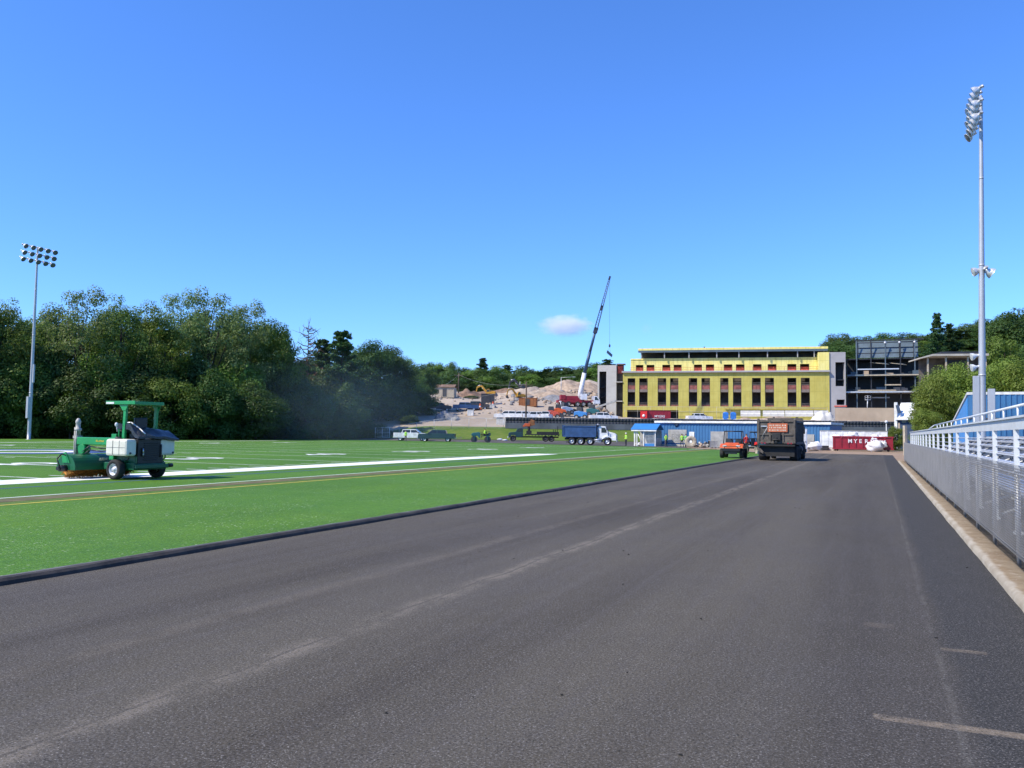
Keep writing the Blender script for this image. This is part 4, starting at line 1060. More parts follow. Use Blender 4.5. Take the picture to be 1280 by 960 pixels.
    for s in (1, -1):
        y0, y1 = sorted((s * .78, s * 1.16)); q = MB(); q.prism([(2.32, .8), (2.5, 1.12), (2.85, 1.3), (3.3, 1.3), (3.65, 1.12), (4.2, 1.05), (4.32, .9), (4.32, .66), (3.75, .66), (3.62, .98), (3.3, 1.12), (2.85, 1.12), (2.6, .95)], 'y', y0, y1); q.o('fender', cabm, t, bevel=.03)
        q = MB(); q.cyl((4.3, s * .98, .92), (4.345, s * .98, .92), .11, n=12); q.o('headlight', 'lamp_glass', t)
        y0, y1 = sorted((s * .62, s * 1.12)); q = MB(); q.cyl((1.15, s * .88, .72), (2.3, s * .88, .72), .28, n=14); q.bb(1.3, y0, .42, 2.2, y1, .5); q.o('fuel_tank', 'steel' if not old else 'truck_black', t)
    q = MB(); q.bb(cx0 + 2.585, -.5, .75, cx0 + 2.63, .5, 1.5)
    for k in range(7): q.bb(cx0 + 2.632, -.48 + k * .15, .8, cx0 + 2.645, -.42 + k * .15, 1.46)
    q.o('grille', 'steel' if not old else 'truck_black', t)
    q = MB(); q.bb(4.36, -1.2, .45, 4.5, 1.2, .74); q.o('bumper', 'steel' if not old else 'truck_black', t, bevel=.03)
    for s in (1, -1): q = MB(); q.cyl((1.64, s * .8, 1.0), (1.64, s * .8, 3.05), .075, n=10); q.o('exhaust_stack', 'steel' if not old else 'truck_black', t)
    return t
p = G(972, 576); u = Vector((SR, CR, 0))
dump_truck('dump_truck', 'old dirty brown dump truck seen from behind with orange sign board on its tailgate', p + u * 3.3, math.pi / 2 - RA - R(1), 'truck_brown', 'truck_black', old=True)
p = G(733, 556)
dump_truck('dump_truck', 'blue bodied dump truck with white cab standing beyond the far end of the field', p, R(-10), 'blue_paint', 'white_gloss')

def pickup(label, loc, rz, paint, crew=True, group=None, cat='pickup truck'):
    t = thing('pickup_truck', label, cat, loc, rz, group)
    for x in (1.85, -1.8):
        for s in (1, -1): wheel(t, x, s * .82, .4, .26, 'steel', s, False)
    q = MB(); fr = -.35 if crew else .3
    def arch(c): return [(c + math.cos(a) * .48, .42 + math.sin(a) * .48) for a in lin(math.pi, 0, .45)]
    side = [(-2.9, .5)] + arch(-1.8)[1:-1] + arch(1.85)[1:-1] + [(2.78, .48), (2.9, .7), (2.86, 1.12), (2.6, 1.22), (1.45, 1.3), (-2.9, 1.3)]
    side[1:1] = [(-2.28, .5)]
    for s in (1, -1):
        y0, y1 = sorted((s * .99, s * .9)); q.prism(side, 'y', y0, y1)
    q.bb(-2.9, -.9, .55, -2.82, .9, 1.29).bb(-2.85, -.9, .62, 2.7, .9, .72).bb(fr - 1.32, -.9, .72, fr - 1.26, .9, 1.3)
    q.prism([(1.4, .72), (1.45, 1.3), (2.6, 1.22), (2.86, 1.12), (2.88, .72)], 'y', -.9, .9).prism([(fr - 1.26, .72), (fr - 1.26, 1.3), (1.4, 1.3), (1.4, .72)], 'y', -.9, .9)
    bd = q.o('body', paint, t, bevel=.02)
    c0 = fr - 1.25
    q = MB(); q.add([(c0, s * .88, 1.28) for s in (1, -1)] + [(c0 + .2, s * .72, 1.86) for s in (1, -1)] + [(.72, s * .72, 1.88) for s in (1, -1)] + [(1.45, s * .88, 1.28) for s in (1, -1)],
                    [(0, 2, 4, 6), (1, 7, 5, 3), (0, 1, 3, 2), (2, 3, 5, 4), (4, 5, 7, 6), (0, 6, 7, 1)]); cb = q.o('cab', paint, t, bevel=.03)
    mid = (c0 + 1.2) / 2 + .1
    def sp(x, z, s): return (x, s * (.885 - .16 * (z - 1.28) / .58), z)
    for s in (1, -1):
        for x0, x1, x2, x3 in ((c0 + .12, mid - .06, mid - .06, c0 + .24), (mid + .05, 1.28, .74, mid + .05)):
            q = MB(); q.poly([sp(x0, 1.34, s * 1.004), sp(x1, 1.34, s * 1.004), sp(x2, 1.78, s * 1.004), sp(x3, 1.78, s * 1.004)]); q.o('side_window', 'glass', cb)
    q = MB(); q.poly([(1.385, -.78, 1.35), (1.385, .78, 1.35), (.8, .66, 1.83), (.8, -.66, 1.83)]); o = q.o('windshield', 'glass', cb); o.location = (.012, 0, .01)
    q = MB(); q.poly([(c0 + .02, -.76, 1.36), (c0 + .02, .76, 1.36), (c0 + .175, .66, 1.8), (c0 + .175, -.66, 1.8)]); o = q.o('rear_window', 'glass', cb); o.location = (-.012, 0, 0)
    q = MB(); q.bb(2.86, -.95, .45, 3.0, .95, .68); q.o('bumper', 'steel', t, bevel=.03)
    q = MB(); q.bb(-3.02, -.9, .5, -2.92, .9, .66); q.o('bumper', 'steel', t, bevel=.02)
    for s in (1, -1):
        q = MB(); q.box((2.87, s * .75, .95), (.06, .3, .18)); q.o('headlight', 'lamp_glass', t)
        q = MB(); q.box((-2.91, s * .9, 1.05), (.03, .12, .3)); q.o('tail_light', 'red_paint', t)
        q = MB(); q.box((1.25, s * 1.06, 1.36), (.12, .16, .18)); q.o('mirror', 'black_plastic', t)
    return t
def on(px, py, Y=None, z=None):               # a ground place: by its pixel, or at depth Y on the terrain
    if Y is None: return G(px, py, 0)
    p = P(px, py, Y); return Vector((p.x, p.y, zs(p.x, p.y) + .02 if z is None else z))
pickup('white crew cab pickup parked on the grass bank with a worker in front of it', on(515, 549, 136), R(-4), 'white_gloss')
pickup('dark teal pickup parked nose to nose in front of the white pickup', on(546, 552, 131), R(178), 'teal_truck')
tk = pickup('white pickup with blue stripe parked at the foot of the yellow facade', on(874, 517, 188), R(8), 'white_gloss')
for i, (px, Y, c, rz, lab) in enumerate(((548, 186, 'dark_grey', 10, 'dark pickup in the shade left of the parked row on the pale site ground'),
        (582, 188, 'blue_paint', 4, 'dark blue pickup parked in the middle of the pale construction ground'),
        (596, 190, 'dark_grey', 0, 'grey pickup right of the dark blue one on the construction ground'),
        (636, 168, 'white_gloss', 170, 'white pickup leftmost of the white vehicles behind the dark screen fence'),
        (652, 168, 'white_gloss', 175, 'white pickup just left of the dark utility pole behind the screen fence'),
        (671, 167, 'white_gloss', 5, 'white pickup right of the dark utility pole behind the screen fence'),
        (683, 168, 'white_gloss', 80, 'white pickup seen end on behind the screen fence, left of the orange machines'),
        (754, 170, 'white_gloss', 5, 'white pickup behind the screen fence below the grey precast wall'))):
    pickup(lab, on(px, 515, Y), R(rz), c)

# ------------------------------------------------------------------ utility cart with roll cage
def utv(name, label, loc, rz, paint, cage=True, roof=None):
    t = thing(name, label, 'utility cart', loc, rz)
    for x in (1.05, -.95):
        for s in (1, -1): wheel(t, x, s * .68, .34, .28, 'black_plastic', s, True)
    q = MB(); q.bb(-1.5, -.5, .38, 1.35, .5, .5).bb(-.3, -.72, .42, .75, .72, .56); q.o('chassis', 'black_plastic', t)
    q = MB(); q.prism([(.72, .58), (.66, 1.08), (.95, 1.1), (1.4, .9), (1.48, .72), (1.42, .58)], 'y', -.5, .5)
    hd = q.o('hood', paint, t, bevel=.05)
    for s in (1, -1):
        y0, y1 = sorted((s * .45, s * .8)); q = MB(); q.prism([(.6, .72), (.68, 1.0), (1.0, 1.02), (1.4, .86), (1.5, .72), (1.35, .74), (1.05, .8), (.75, .72)], 'y', y0, y1); q.o('fender', paint, t, bevel=.03)
        q = MB(); q.box((1.42, s * .46, .84), (.1, .26, .13), 0, R(20)); q.o('headlight', 'lamp_glass', t)
    q = MB(); q.bb(1.44, -.62, .48, 1.56, .62, .68).bb(1.4, -.4, .3, 1.5, .4, .48); q.tube([(1.52, -.5, .68), (1.6, -.42, .84), (1.6, .42, .84), (1.52, .5, .68)], .025); q.o('bumper', 'black_plastic', t, bevel=.02)
    for s in (1, -1):
        q = MB(); q.bb(-.3, s * .33 - .26, .6, .2, s * .33 + .26, .76).box((-.3, s * .33, 1.02), (.12, .5, .6), 0, R(-10)); q.o('seat', 'black_plastic', t, bevel=.04)
    q = MB(); q.cyl((.68, .33, 1.0), (.42, .33, 1.12), .02, n=6).lathe([(.17, -.015), (.185, 0), (.17, .015), (.155, 0)], (.41, .33, 1.13), (-1, 0, .4), 16, True).cyl((.41, .17, 1.13), (.41, .5, 1.13), .012, n=6); q.o('steering_wheel', 'black_plastic', t)
    q = MB(); q.bb(-1.5, -.72, .72, -.5, .72, .78).bb(-1.5, -.72, .78, -.5, -.67, 1.05).bb(-1.5, .67, .78, -.5, .72, 1.05).bb(-.55, -.67, .78, -.5, .67, 1.05).bb(-1.5, -.67, .78, -1.45, .67, 1.05); q.o('cargo_bed', 'black_plastic' if cage else paint, t, bevel=.02)
    q = MB()
    for s in (1, -1):
        q.tube([(.85, s * .62, .95), (.4, s * .6, 1.9), (-.42, s * .6, 1.92), (-.5, s * .62, .8)], .035, 8)
    for x, z in ((.4, 1.9), (-.42, 1.92), (0, 1.915)): q.cyl((x, -.6, z), (x, .6, z), .033, n=8)
    q.cyl((-.46, -.6, 1.35), (-.46, .6, 1.35), .03, n=8); q.o('roll_cage', 'black_plastic', t)
    if roof: q = MB(); q.bb(-.55, -.68, 1.95, .5, .68, 2.0); q.o('roof', roof, t, bevel=.02)
    return t
utv('utility_cart', 'orange red utility cart with black roll cage on the turf edge, nearest the camera', on(913, 573) + Vector((.25, 0, .05)), R(-112), 'orange_red')
utv('utility_cart', 'red utility cart with grey roof, half hidden beside the brown dump truck', on(941, 566.5) + Vector((.5, 0, .05)), R(-75), 'bright_red', roof='dark_grey')
cp = on(944, 567.5)
q = MB(); q.lathe([(0, .0), (.3, .02), (.33, .2), (.33, .85), (.28, 1.0), (.14, 1.05), (.14, 1.12), (0, 1.12)], (0, 0, 0), n=16)
o = q.o('water_barrel', 'cyan_plastic', None, loc=(cp.x + .4, cp.y - .6, .55)); tag(o, 'bright cyan plastic barrel left of the brown dump truck', 'barrel')
q = MB(); q.bb(-.5, -.5, 0, .5, .5, .04)
for y in (-.4, 0, .4): q.bb(-.5, y - .05, -.1, .5, y + .05, -.002)
q.bb(-.45, -.45, -.49, .45, .45, -.102)
o = q.o('wooden_crate', 'wood_pale', None, loc=(cp.x + .4, cp.y - .6, .545)); tag(o, 'pale wooden crate on the turf under the cyan barrel', 'crate')
# ------------------------------------------------------------------ roller
rl = thing('asphalt_roller', 'teal asphalt roller with seated operator on the far end of the oval', 'roller', on(601, 553.2), R(183))
for x in (1.05, -1.05):
    q = MB(); q.cyl((0, -.8, 0), (0, .8, 0), .5, n=24); q.o('drum', 'dark_grey', rl, loc=(x, 0, .5))
    q = MB(); q.bb(x - .06, -.9, .45, x + .06, -.82, 1.0).bb(x - .06, .82, .45, x + .06, .9, 1.0).bb(x - .35, -.9, 1.0, x + .35, .9, 1.08); q.o('drum_yoke', 'teal_paint', rl)
q = MB(); q.prism([(.1, .6), (.1, 1.5), (.3, 1.62), (1.3, 1.5), (1.5, 1.3), (1.5, 1.085), (.6, 1.085)], 'y', -.62, .62); q.o('engine_hood', 'teal_paint', rl, bevel=.05)
q = MB(); q.prism([(-.1, .6), (-.1, .95), (-.4, 1.085), (-1.5, 1.085), (-1.5, 1.5), (-1.3, 1.55), (-1.15, 1.1), (-.1, 1.0)], 'y', -.7, .7); q.o('platform', 'teal_truck', rl, bevel=.03)
q = MB(); q.bb(-.85, -.25, 1.1, -.4, .25, 1.28).box((-.85, 0, 1.5), (.1, .5, .5)); q.o('seat', 'black_plastic', rl)
q = MB(); q.cyl((.0, 0, 1.1), (-.15, 0, 1.55), .04, n=8).lathe([(.18, 0), (.2, .015), (.18, .03), (.16, .015)], (-.16, 0, 1.55), (-.4, 0, 1), 14, True); q.o('steering_wheel', 'black_plastic', rl)
q = MB()
for s in (1, -1): q.tube([(-1.2, s * .66, 1.1), (-1.25, s * .66, 1.75), (-1.3, s * .6, 1.8)], .03, 6)
q.cyl((-1.3, -.6, 1.8), (-1.3, .6, 1.8), .03, n=6); q.o('guard_rail', 'black_plastic', rl)
a = rl.location
person('roller operator in a neon yellow vest seated on the teal roller', (a.x + .62, a.y, a.z + .38), R(183), 'neon', 'trouser', None, 'sit')
cm = thing('compressor', 'dark wheeled compressor just left of the teal roller', 'compressor', on(586, 550.5), R(10))
q = MB(); q.bb(-.9, -.5, .4, .9, .5, 1.25); q.o('body', 'dark_grey', cm, bevel=.1)
for s in (1, -1): wheel(cm, 0, s * .6, .3, .18, 'steel', s, False)
q = MB(); q.cyl((-.9, 0, .45), (-1.7, 0, .35), .05, n=6).cyl((-1.6, 0, .0), (-1.6, 0, .4), .04, n=6); q.o('drawbar', 'black_plastic', cm)
# ------------------------------------------------------------------ dark flatbed with loader
fb = thing('flatbed_truck', 'low black flatbed truck beyond the field, left of the blue dump truck', 'flatbed truck', on(666, 552, 126, .3), R(179))
for x in (3.0, -1.9, -2.8):
    for s in (1, -1): wheel(fb, x, s * .95, .45, .3, 'dark_grey', s, False)
q = MB(); q.bb(-3.9, -.45, .6, 3.6, .45, .8); q.o('frame', 'truck_black', fb)
q = MB(); q.bb(-4.0, -1.2, 1.0, 1.2, 1.2, 1.14)
for x in lin(-3.9, 1.1, .5): q.bb(x - .04, -1.21, .86, x + .04, 1.21, .998)
q.bb(-3.9, -1.15, 1.14, -.6, -1.08, 1.5).bb(-3.9, 1.08, 1.14, -.6, 1.15, 1.5); q.o('bed', 'truck_black', fb)
for k in range(3): q = MB(); x = -3.7 + k * .3; q.bb(x - .05, 1.1, 1.5, x + .05, 1.2, 2.4 if k == 0 else 1.8); q.o('stake', 'truck_black', fb)
q = MB(); q.prism([(1.5, .7), (1.5, 1.95), (1.75, 2.05), (2.3, 2.0), (2.6, 1.45), (3.55, 1.35), (3.7, 1.1), (3.7, .6), (3.4, .6), (3.3, .95), (2.7, .95), (2.5, .6)], 'y', -.95, .95); cb = q.o('cab', 'teal_truck', fb, bevel=.05)
for s in (1, -1): q = MB(); y0, y1 = sorted((s * .952, s * .96)); q.prism([(1.7, 1.45), (1.7, 1.9), (2.2, 1.88), (2.45, 1.45)], 'y', y0, y1); q.o('window', 'glass', cb)
q = MB(); q.bb(3.7, -1.1, .5, 3.82, 1.1, .75); q.o('bumper', 'white_gloss', fb, bevel=.02)
a = fb.location
ld = thing('crane_loader', 'small rusty orange loader crane folded on the front of the black flatbed', 'loader', (a.x - .6, a.y, a.z + 1.15), R(179))
q = MB(); q.bb(-.4, -.5, 0, .4, .5, .5).cyl((0, 0, .5), (0, 0, 1.1), .2, n=10); q.o('base', 'truck_black', ld, bevel=.03)
q = MB(); q.box((.25, 0, 1.35), (.9, .5, .45)).box((.75, .1, 1.2), (.35, .3, .3)); q.o('winch', 'orange_red', ld, bevel=.04)
q = MB(); q.box((-.4, 0, 1.6), (.9, .35, .7), 0, R(12)).box((-.55, 0, 2.0), (.7, .28, .25), 0, R(-20)); q.o('boom', 'rust_machine', ld, bevel=.03)

# ------------------------------------------------------------------ people
person('worker in a neon yellow shirt standing in front of the white pickup', on(507, 552), R(-120), 'neon', 'trouser_tan', None)
person('worker with white shirt top and dark trousers standing left of the kiosk', on(782.5, 557.4), R(200), 'neon', 'trouser', 'hat_white')
person('worker in a neon vest with folded arms at the left end of the blue building', on(832.5, 558.6), R(-60), 'neon', 'trouser_tan', None, 'reach')
person('worker in a neon yellow vest facing the roller door of the blue building', on(852.5, 559), R(100), 'neon', 'trouser', None, 'walk')
person('worker in a green vest bending beside the one in yellow at the blue building', on(856, 559.2) + Vector((.25, .6, 0)), R(60), 'neon_green', 'trouser', None, 'walk')
person('distant person in a black shirt and red trousers at the edge of the dark trees', on(381, 549.3), R(-90), 'shirt_black', 'trouser_red', None)
person('person in a red shirt standing between the two utility carts', on(936, 568) + Vector((-.1, .4, .05)), R(-80), 'shirt_red', 'trouser_tan', None, 'stand')
# ------------------------------------------------------------------ yellow sheathed building
fa = Facade(778.5, 206, 1037, 194.5)
Lw = fa.L; zl = lambda y: fa.z(y, 900)
def fx(px): return fa.x(px, 490)
yb = thing('yellow_building', 'large unfinished building sheathed in yellow boards with rows of dark window openings', 'building', fa.a, fa.rz)
zb = 4.2; zL = fa.hit(905, 465.5)[1]; zU = fa.hit(905, 446.6)[1]; zR = fa.hit(905, 435)[1]
low = [(784.5, 794), (799, 809.5), (822.2, 832.8), (837.6, 848), (861, 871.6), (876.8, 887.5), (900.3, 910.6), (916.2, 926.8), (940, 951), (956.3, 967.5), (984.4, 995.5), (1001.2, 1012.3)]
upp = [(793.8, 803.2), (807.4, 817.2), (827.2, 837.2), (841.6, 851.6), (867.2, 877.4), (882.2, 892.6), (905, 915.6), (920.2, 931), (941.8, 952.6), (960.4, 971.4), (985.2, 996.6), (1001.2, 1012.8)]
zw0, zw1 = fa.hit(905, 508.0)[1], fa.hit(905, 472.5)[1]; zs0, zs1 = fa.hit(905, 489.6)[1], fa.hit(905, 487.0)[1]
zu0, zu1 = fa.hit(905, 464.2)[1], fa.hit(905, 454.6)[1]
holes = [(fx(a), fx(c), zw0, zw1) for a, c in low]
gate = (fx(784), fx(848), zb - .6, fa.hit(800, 512.5)[1])
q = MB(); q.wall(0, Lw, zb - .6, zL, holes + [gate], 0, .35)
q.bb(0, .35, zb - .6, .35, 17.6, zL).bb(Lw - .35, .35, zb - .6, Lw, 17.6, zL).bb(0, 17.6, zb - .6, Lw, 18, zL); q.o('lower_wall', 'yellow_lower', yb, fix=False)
q = MB(); q.bb(.36, 4.2, zb - .6, Lw - .36, 4.4, zL - .4)
q.o('inner_wall', 'interior', yb)
q = MB()
for z in ((zs0 + zs1) / 2, zw0 - .5): q.bb(.36, .36, z - .14, Lw - .36, 17.5, z + .14)
q.o('floor_slab', 'slab', yb)
for (a, c, z0, z1) in holes:                   # window openings with spandrel, guard boards and framing
    q = MB(); r = .07
    q.m(0).bb(a, .1, zs0 - .12, c, .3, zs1 + .05)
    zm = zs1 + .05; hm = (z1 - zm)
    q.m(1).bb(a, .16, zm, c, .2, zm + hm * .36)
    q.m(0)
    for k in (.4, .55): q.bb(a, .12, zm + hm * k, c, .16, zm + hm * k + .09)
    q.m(1).bb(a, .16, z0, c, .2, z0 + .3).m(0).bb(a, .12, z0 + .42, c, .16, z0 + .5).bb(a, .12, z0 + .75, c, .16, z0 + .82)
    for x in (a, c - r): q.m(2).bb(x, .02, z0, x + r, .1, z1)
    q.bb(a + r, .02, z1 - r, c - r, .1, z1)
    q.o('window_opening', ['spandrel', 'red_board', 'dark_steel'], yb, fix=False)
q = MB(); q.bb(-.25, -.55, zL + .003, Lw + .1, 2.6, zL + .28); q.bb(-.25, -.5, zL + .283, Lw + .1, -.42, zL + .4); q.o('ledge', 'precast_grey', yb)
ux0, ux1 = fx(787), fx(1023)
uh = [(fa.x(a, 460), fa.x(c, 460), max(zu0, zL + .35), zu1) for a, c in upp]
sb = 2.2
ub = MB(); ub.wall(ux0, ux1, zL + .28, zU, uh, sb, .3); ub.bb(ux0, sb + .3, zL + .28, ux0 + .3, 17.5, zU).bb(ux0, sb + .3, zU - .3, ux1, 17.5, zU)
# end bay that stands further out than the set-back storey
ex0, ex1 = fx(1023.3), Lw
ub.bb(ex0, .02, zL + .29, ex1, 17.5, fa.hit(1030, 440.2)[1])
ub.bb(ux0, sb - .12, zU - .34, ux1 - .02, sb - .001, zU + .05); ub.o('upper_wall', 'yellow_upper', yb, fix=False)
q = MB(); q.bb(ux0 + .4, sb + 3, zL + .3, ux1 - .4, sb + 3.2, zU - .32); q.o('inner_partition', 'interior', yb)
for (a, c, z0, z1) in uh:
    q = MB(); h = z1 - z0
    q.bb(a, sb + .08, z0, c, sb + .12, z0 + h * .3).bb(a, sb + .05, z0 + h * .42, c, sb + .09, z0 + h * .5).m(1)
    for x in (a, c - .07): q.bb(x, sb + .02, z0, x + .07, sb + .1, z1)
    q.o('upper_window_opening', ['red_mesh', 'dark_steel'], yb)
q = MB()
for x in lin(ux0 + .2, ux1 - .3, 2.4): q.cyl((x, .3, zL + .28), (x, .3, zL + 1.35), .03, n=5)
for z in (zL + .8, zL + 1.3): q.cyl((ux0, .3, z), (ux1, .3, z), .03, n=5)
q.o('edge_guard', 'orange_red', yb)
# penthouse: roof plate on columns over a recessed dark storey
px0, px1 = fx(797), fx(1036)
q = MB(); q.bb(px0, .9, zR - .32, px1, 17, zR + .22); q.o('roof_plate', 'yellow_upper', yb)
q = MB(); q.bb(px0 + .02, .95, zR - .85, px1 - .02, 1.15, zR - .323); q.o('roof_beam', 'deck_steel', yb)
q = MB(); q.bb(px0 + .5, 5.5, zU, px1 - .4, 5.8, zR - .33); q.o('recessed_wall', 'dark_steel', yb)
for px in (801, 830, 861, 896, 924, 960, 998, 1019):
    q = MB(); x = fx(px); q.bb(x - .12, 1.3, zU, x + .12, 1.54, zR - .33); q.o('column', 'light_steel', yb)
q = MB(); x = fx(880); q.cyl((x, 8, zR), (x, 8, zR + 1.2), .18, n=8); q.o('roof_vent', 'dark_grey', yb)
# scaffold brackets and a scaffold deck along the foot
q = MB()
for x in lin(.6, Lw - .6, 3.05):
    q.cyl((x, -.8, zb - .6), (x, -.8, zw0 - .1), .03, n=5)
for z in (zw0 - .2, zw0 - 1.3): q.cyl((.4, -.8, z), (Lw - .5, -.8, z), .03, n=5)
q.bb(fx(905), -1.1, zw0 - .42, Lw - 1, -.2, zw0 - .37); q.o('scaffold', 'light_steel', yb)

# grey precast stair tower at the left end and at the right end
zt0 = fa.hit(765, 456.2)[1]; gx0, gx1 = fx(746.5), fx(770)
st = thing('stair_tower', 'pale grey precast tower with tall dark slot at the left end of the yellow building', 'building', fa.a, fa.rz)
q = MB(); q.wall(gx0, gx1, zb - 1, zt0, [(fx(748.6), fx(757.4), fa.hit(752, 511)[1], fa.hit(752, 464.2)[1])], .6, .3)
q.bb(gx0, .9, zb - 1, gx0 + .3, 14, zt0).bb(gx1 - .3, .9, zb - 1, gx1, 14, zt0).bb(gx0, 14, zb - 1, gx1, 14.3, zt0).bb(gx0 + .3, .9, zt0 - .4, gx1 - .3, 14, zt0 - .1); q.o('wall', 'precast', st, fix=False)
q = MB()
for k in range(4): z = zb + 1.5 + k * 2.4; q.prism([(gx0 + .4, z), (gx1 - .4, z + 1.4), (gx1 - .4, z + 1.7), (gx0 + .4, z + .3)], 'y', 2.2, 3.4)
q.bb(gx0 + .31, 4, zb - 1, gx1 - .31, 4.2, zt0 - .4); q.o('stair_flight', 'interior', st)
q = MB(); q.bb(gx1 + .002, 2.2, zb - 1, -.02, 2.6, zt0 + .35).bb(gx1, .9, zt0 + .1, .4, 2.6, zt0 + .4); q.o('link_wall', 'interior', st)
for k, z in enumerate((zL - 2.4, zL - 7.2)): q = MB(); q.bb(gx1 - .1, -.3, z, -.05, 2.2, z + .22); q.o('link_slab', 'concrete', st)
q = MB(); q.bb(gx1 + .2, 1.9, zL, -.2, 2.1, zt0 - .1); q.o('red_netting', 'red_mesh', st)
rt = thing('end_tower', 'grey precast tower with dark openings, between the yellow facade and the dark steel frame', 'building', fa.a, fa.rz)
rx0, rx1 = Lw + .02, fx(1057.6)
ztr = fa.hit(1047, 440)[1]
q = MB(); q.wall(rx0, rx1, zb - 1, ztr, [(fx(1044.8), fx(1056.2), fa.hit(1050, 482.6)[1], fa.hit(1050, 452.6)[1]), (fx(1046), fx(1056), fa.hit(1050, 506)[1], fa.hit(1050, 499.4)[1])], .3, .3)
q.bb(rx0, .6, zb - 1, rx0 + .3, 12, ztr).bb(rx1 - .3, .6, zb - 1, rx1, 12, ztr).bb(rx0, 12, zb - 1, rx1, 12.3, ztr).bb(rx0 + .3, .6, ztr - .4, rx1 - .3, 12, ztr - .1); q.o('wall', 'precast_grey', rt, fix=False)
q = MB(); q.bb(rx0 + .31, 3.2, zb - 1, rx1 - .31, 3.4, ztr - .41); q.bb(rx0 + .31, .8, fa.hit(1050, 475)[1], rx1 - .31, 3.1, fa.hit(1050, 474)[1]); q.o('inner_wall', 'dark_steel', rt)
q = MB(); z = fa.hit(1050, 507.6)[1]; q.bb(fx(1043), .1, z - .12, fx(1058.5), .28, z + .12); q.o('safety_rail', 'red_mesh', rt)

# ------------------------------------------------------------------ dark steel frame of the next wing
fs = Facade(1057.8, 196, 1166, 189)
sf = thing('steel_frame', 'dark unfinished steel frame with open floors, right of the yellow building', 'building frame', fs.a, fs.rz)
fxs = lambda px, py=470: fs.x(px, py); fzs = lambda py, px=1100: fs.hit(px, py)[1]
zbs = 4.0; S0, S1 = .2, fxs(1166)
q = MB(); q.bb(S0, 7, zbs, S1, 7.3, fzs(448)).bb(S0, .8, fzs(448.6), S1, 11, fzs(447.6)); q.o('rear_wall', 'dark_steel', sf)
for py in (468.6, 489.6):
    q = MB(); z = fzs(py); q.bb(S0, 0, z - .2, S1, 10.9, z + .16); o = q.o('floor_deck', 'slab' if py > 480 else 'deck_steel', sf)
for px in (1058.6, 1071, 1089, 1107, 1126, 1144, 1163):
    q = MB(); x = fxs(px); zt_ = fzs(425) if 1070 < px < 1146 else fzs(448.8)
    for z0, z1 in ((zbs, fzs(489.6) - .2), (fzs(489.6) + .16, fzs(468.6) - .2), (fzs(468.6) + .16, zt_)):
        q.bb(x - .11, .3, z0, x + .11, .34, z1).bb(x - .11, .5, z0, x + .11, .54, z1).bb(x - .03, .291, z0, x + .03, .529, z1)
    q.o('column', 'deck_steel' if px in (1071, 1107, 1144) else 'dark_steel', sf)
for k, (pa, pb_, py, y, m) in enumerate(((1072, 1124, 461.2, .1, 'aluminium'), (1080, 1160, 469, -.4, 'wood_pale'), (1106, 1126, 481.2, -.3, 'wood_pale'), (1044, 1151, 490.2, -1.2, 'aluminium'), (1072, 1120, 488, -.5, 'wood_pale'), (1090, 1112, 496.8, .7, 'light_steel'))):
    q = MB(); z = fzs(py); q.bb(fxs(pa), y, z - .13, fxs(pb_), y + .3, z + .13); q.o('beam', m, sf)
q = MB()
for a, c, zz in ((1088, 1112, 449.5), (1112, 1134, 450.5)):
    for k in range(6): q.cyl((fxs(a + k), 1.5 + k * .3, fzs(zz) - .5), (fxs(c - k), 1.2 + k * .4, fzs(zz + 3 - k * .6) - .5), .07, n=5)
q.o('bracing', 'wood_pale', sf)
# tilted roof deck
q = MB(); z1, z0 = fzs(425.4), fzs(446.6)
xa, xb = fxs(1070), fxs(1148.5)
pf = lambda k: (.9 + 1.6 * k, z0 + (z1 - z0) * k)
for k in range(22):
    a, c = pf(k / 22), pf((k + .55) / 22); d, e = pf((k + .55) / 22), pf((k + 1) / 22)
    q.poly([(xa, a[0], a[1]), (xb, a[0], a[1]), (xb, c[0], c[1]), (xa, c[0], c[1])]); q.poly([(xa, d[0], d[1] + .08), (xb, d[0], d[1] + .08), (xb, e[0], e[1] + .08), (xa, e[0], e[1] + .08)]); q.poly([(xa, c[0], c[1]), (xb, c[0], c[1]), (xb, d[0], d[1] + .08), (xa, d[0], d[1] + .08)])
dk = q.o('roof_deck', 'deck_steel', sf, fix=False)
q = MB()
for px in (1072, 1089, 1107, 1125, 1143):
    x = fxs(px); a, c = pf(0), pf(1); q.cyl((x, a[0] - .3, a[1]), (x, c[0] - .3, c[1]), .09, n=6)
for k in (.33, .66, .99): a = pf(k); q.cyl((xa, a[0] - .12, a[1] - .2), (xb + .6, a[0] - .12, a[1] - .2), .1, n=6)
q.bb(xa - .3, .45, z1, xb + 1.2, .6, z1 + .25); q.o('roof_beam', 'dark_steel', sf)
for px in (1107, 1125, 1144):
    q = MB(); q.ball((fxs(px), .35, z1 - .55), .3, 8); q.o('beam_connector', 'aluminium', sf)
q = MB(); r9 = random.Random(8)
for i in range(46):
    x = r9.uniform(S0, S1 - 2); z = r9.choice([fzs(468.6) + .2, fzs(489.6) + .2, zbs + .2]); w_, d_, h_ = r9.uniform(.4, 2.4), r9.uniform(.3, 1), r9.uniform(.15, 1.1)
    q.m(r9.randrange(3)).bb(x, 1.2 + r9.uniform(0, 4), z, x + w_, 5.4 + d_, z + h_)
q.o('stored_material', ['dark_grey', 'tan_wall', 'deck_steel'], sf)
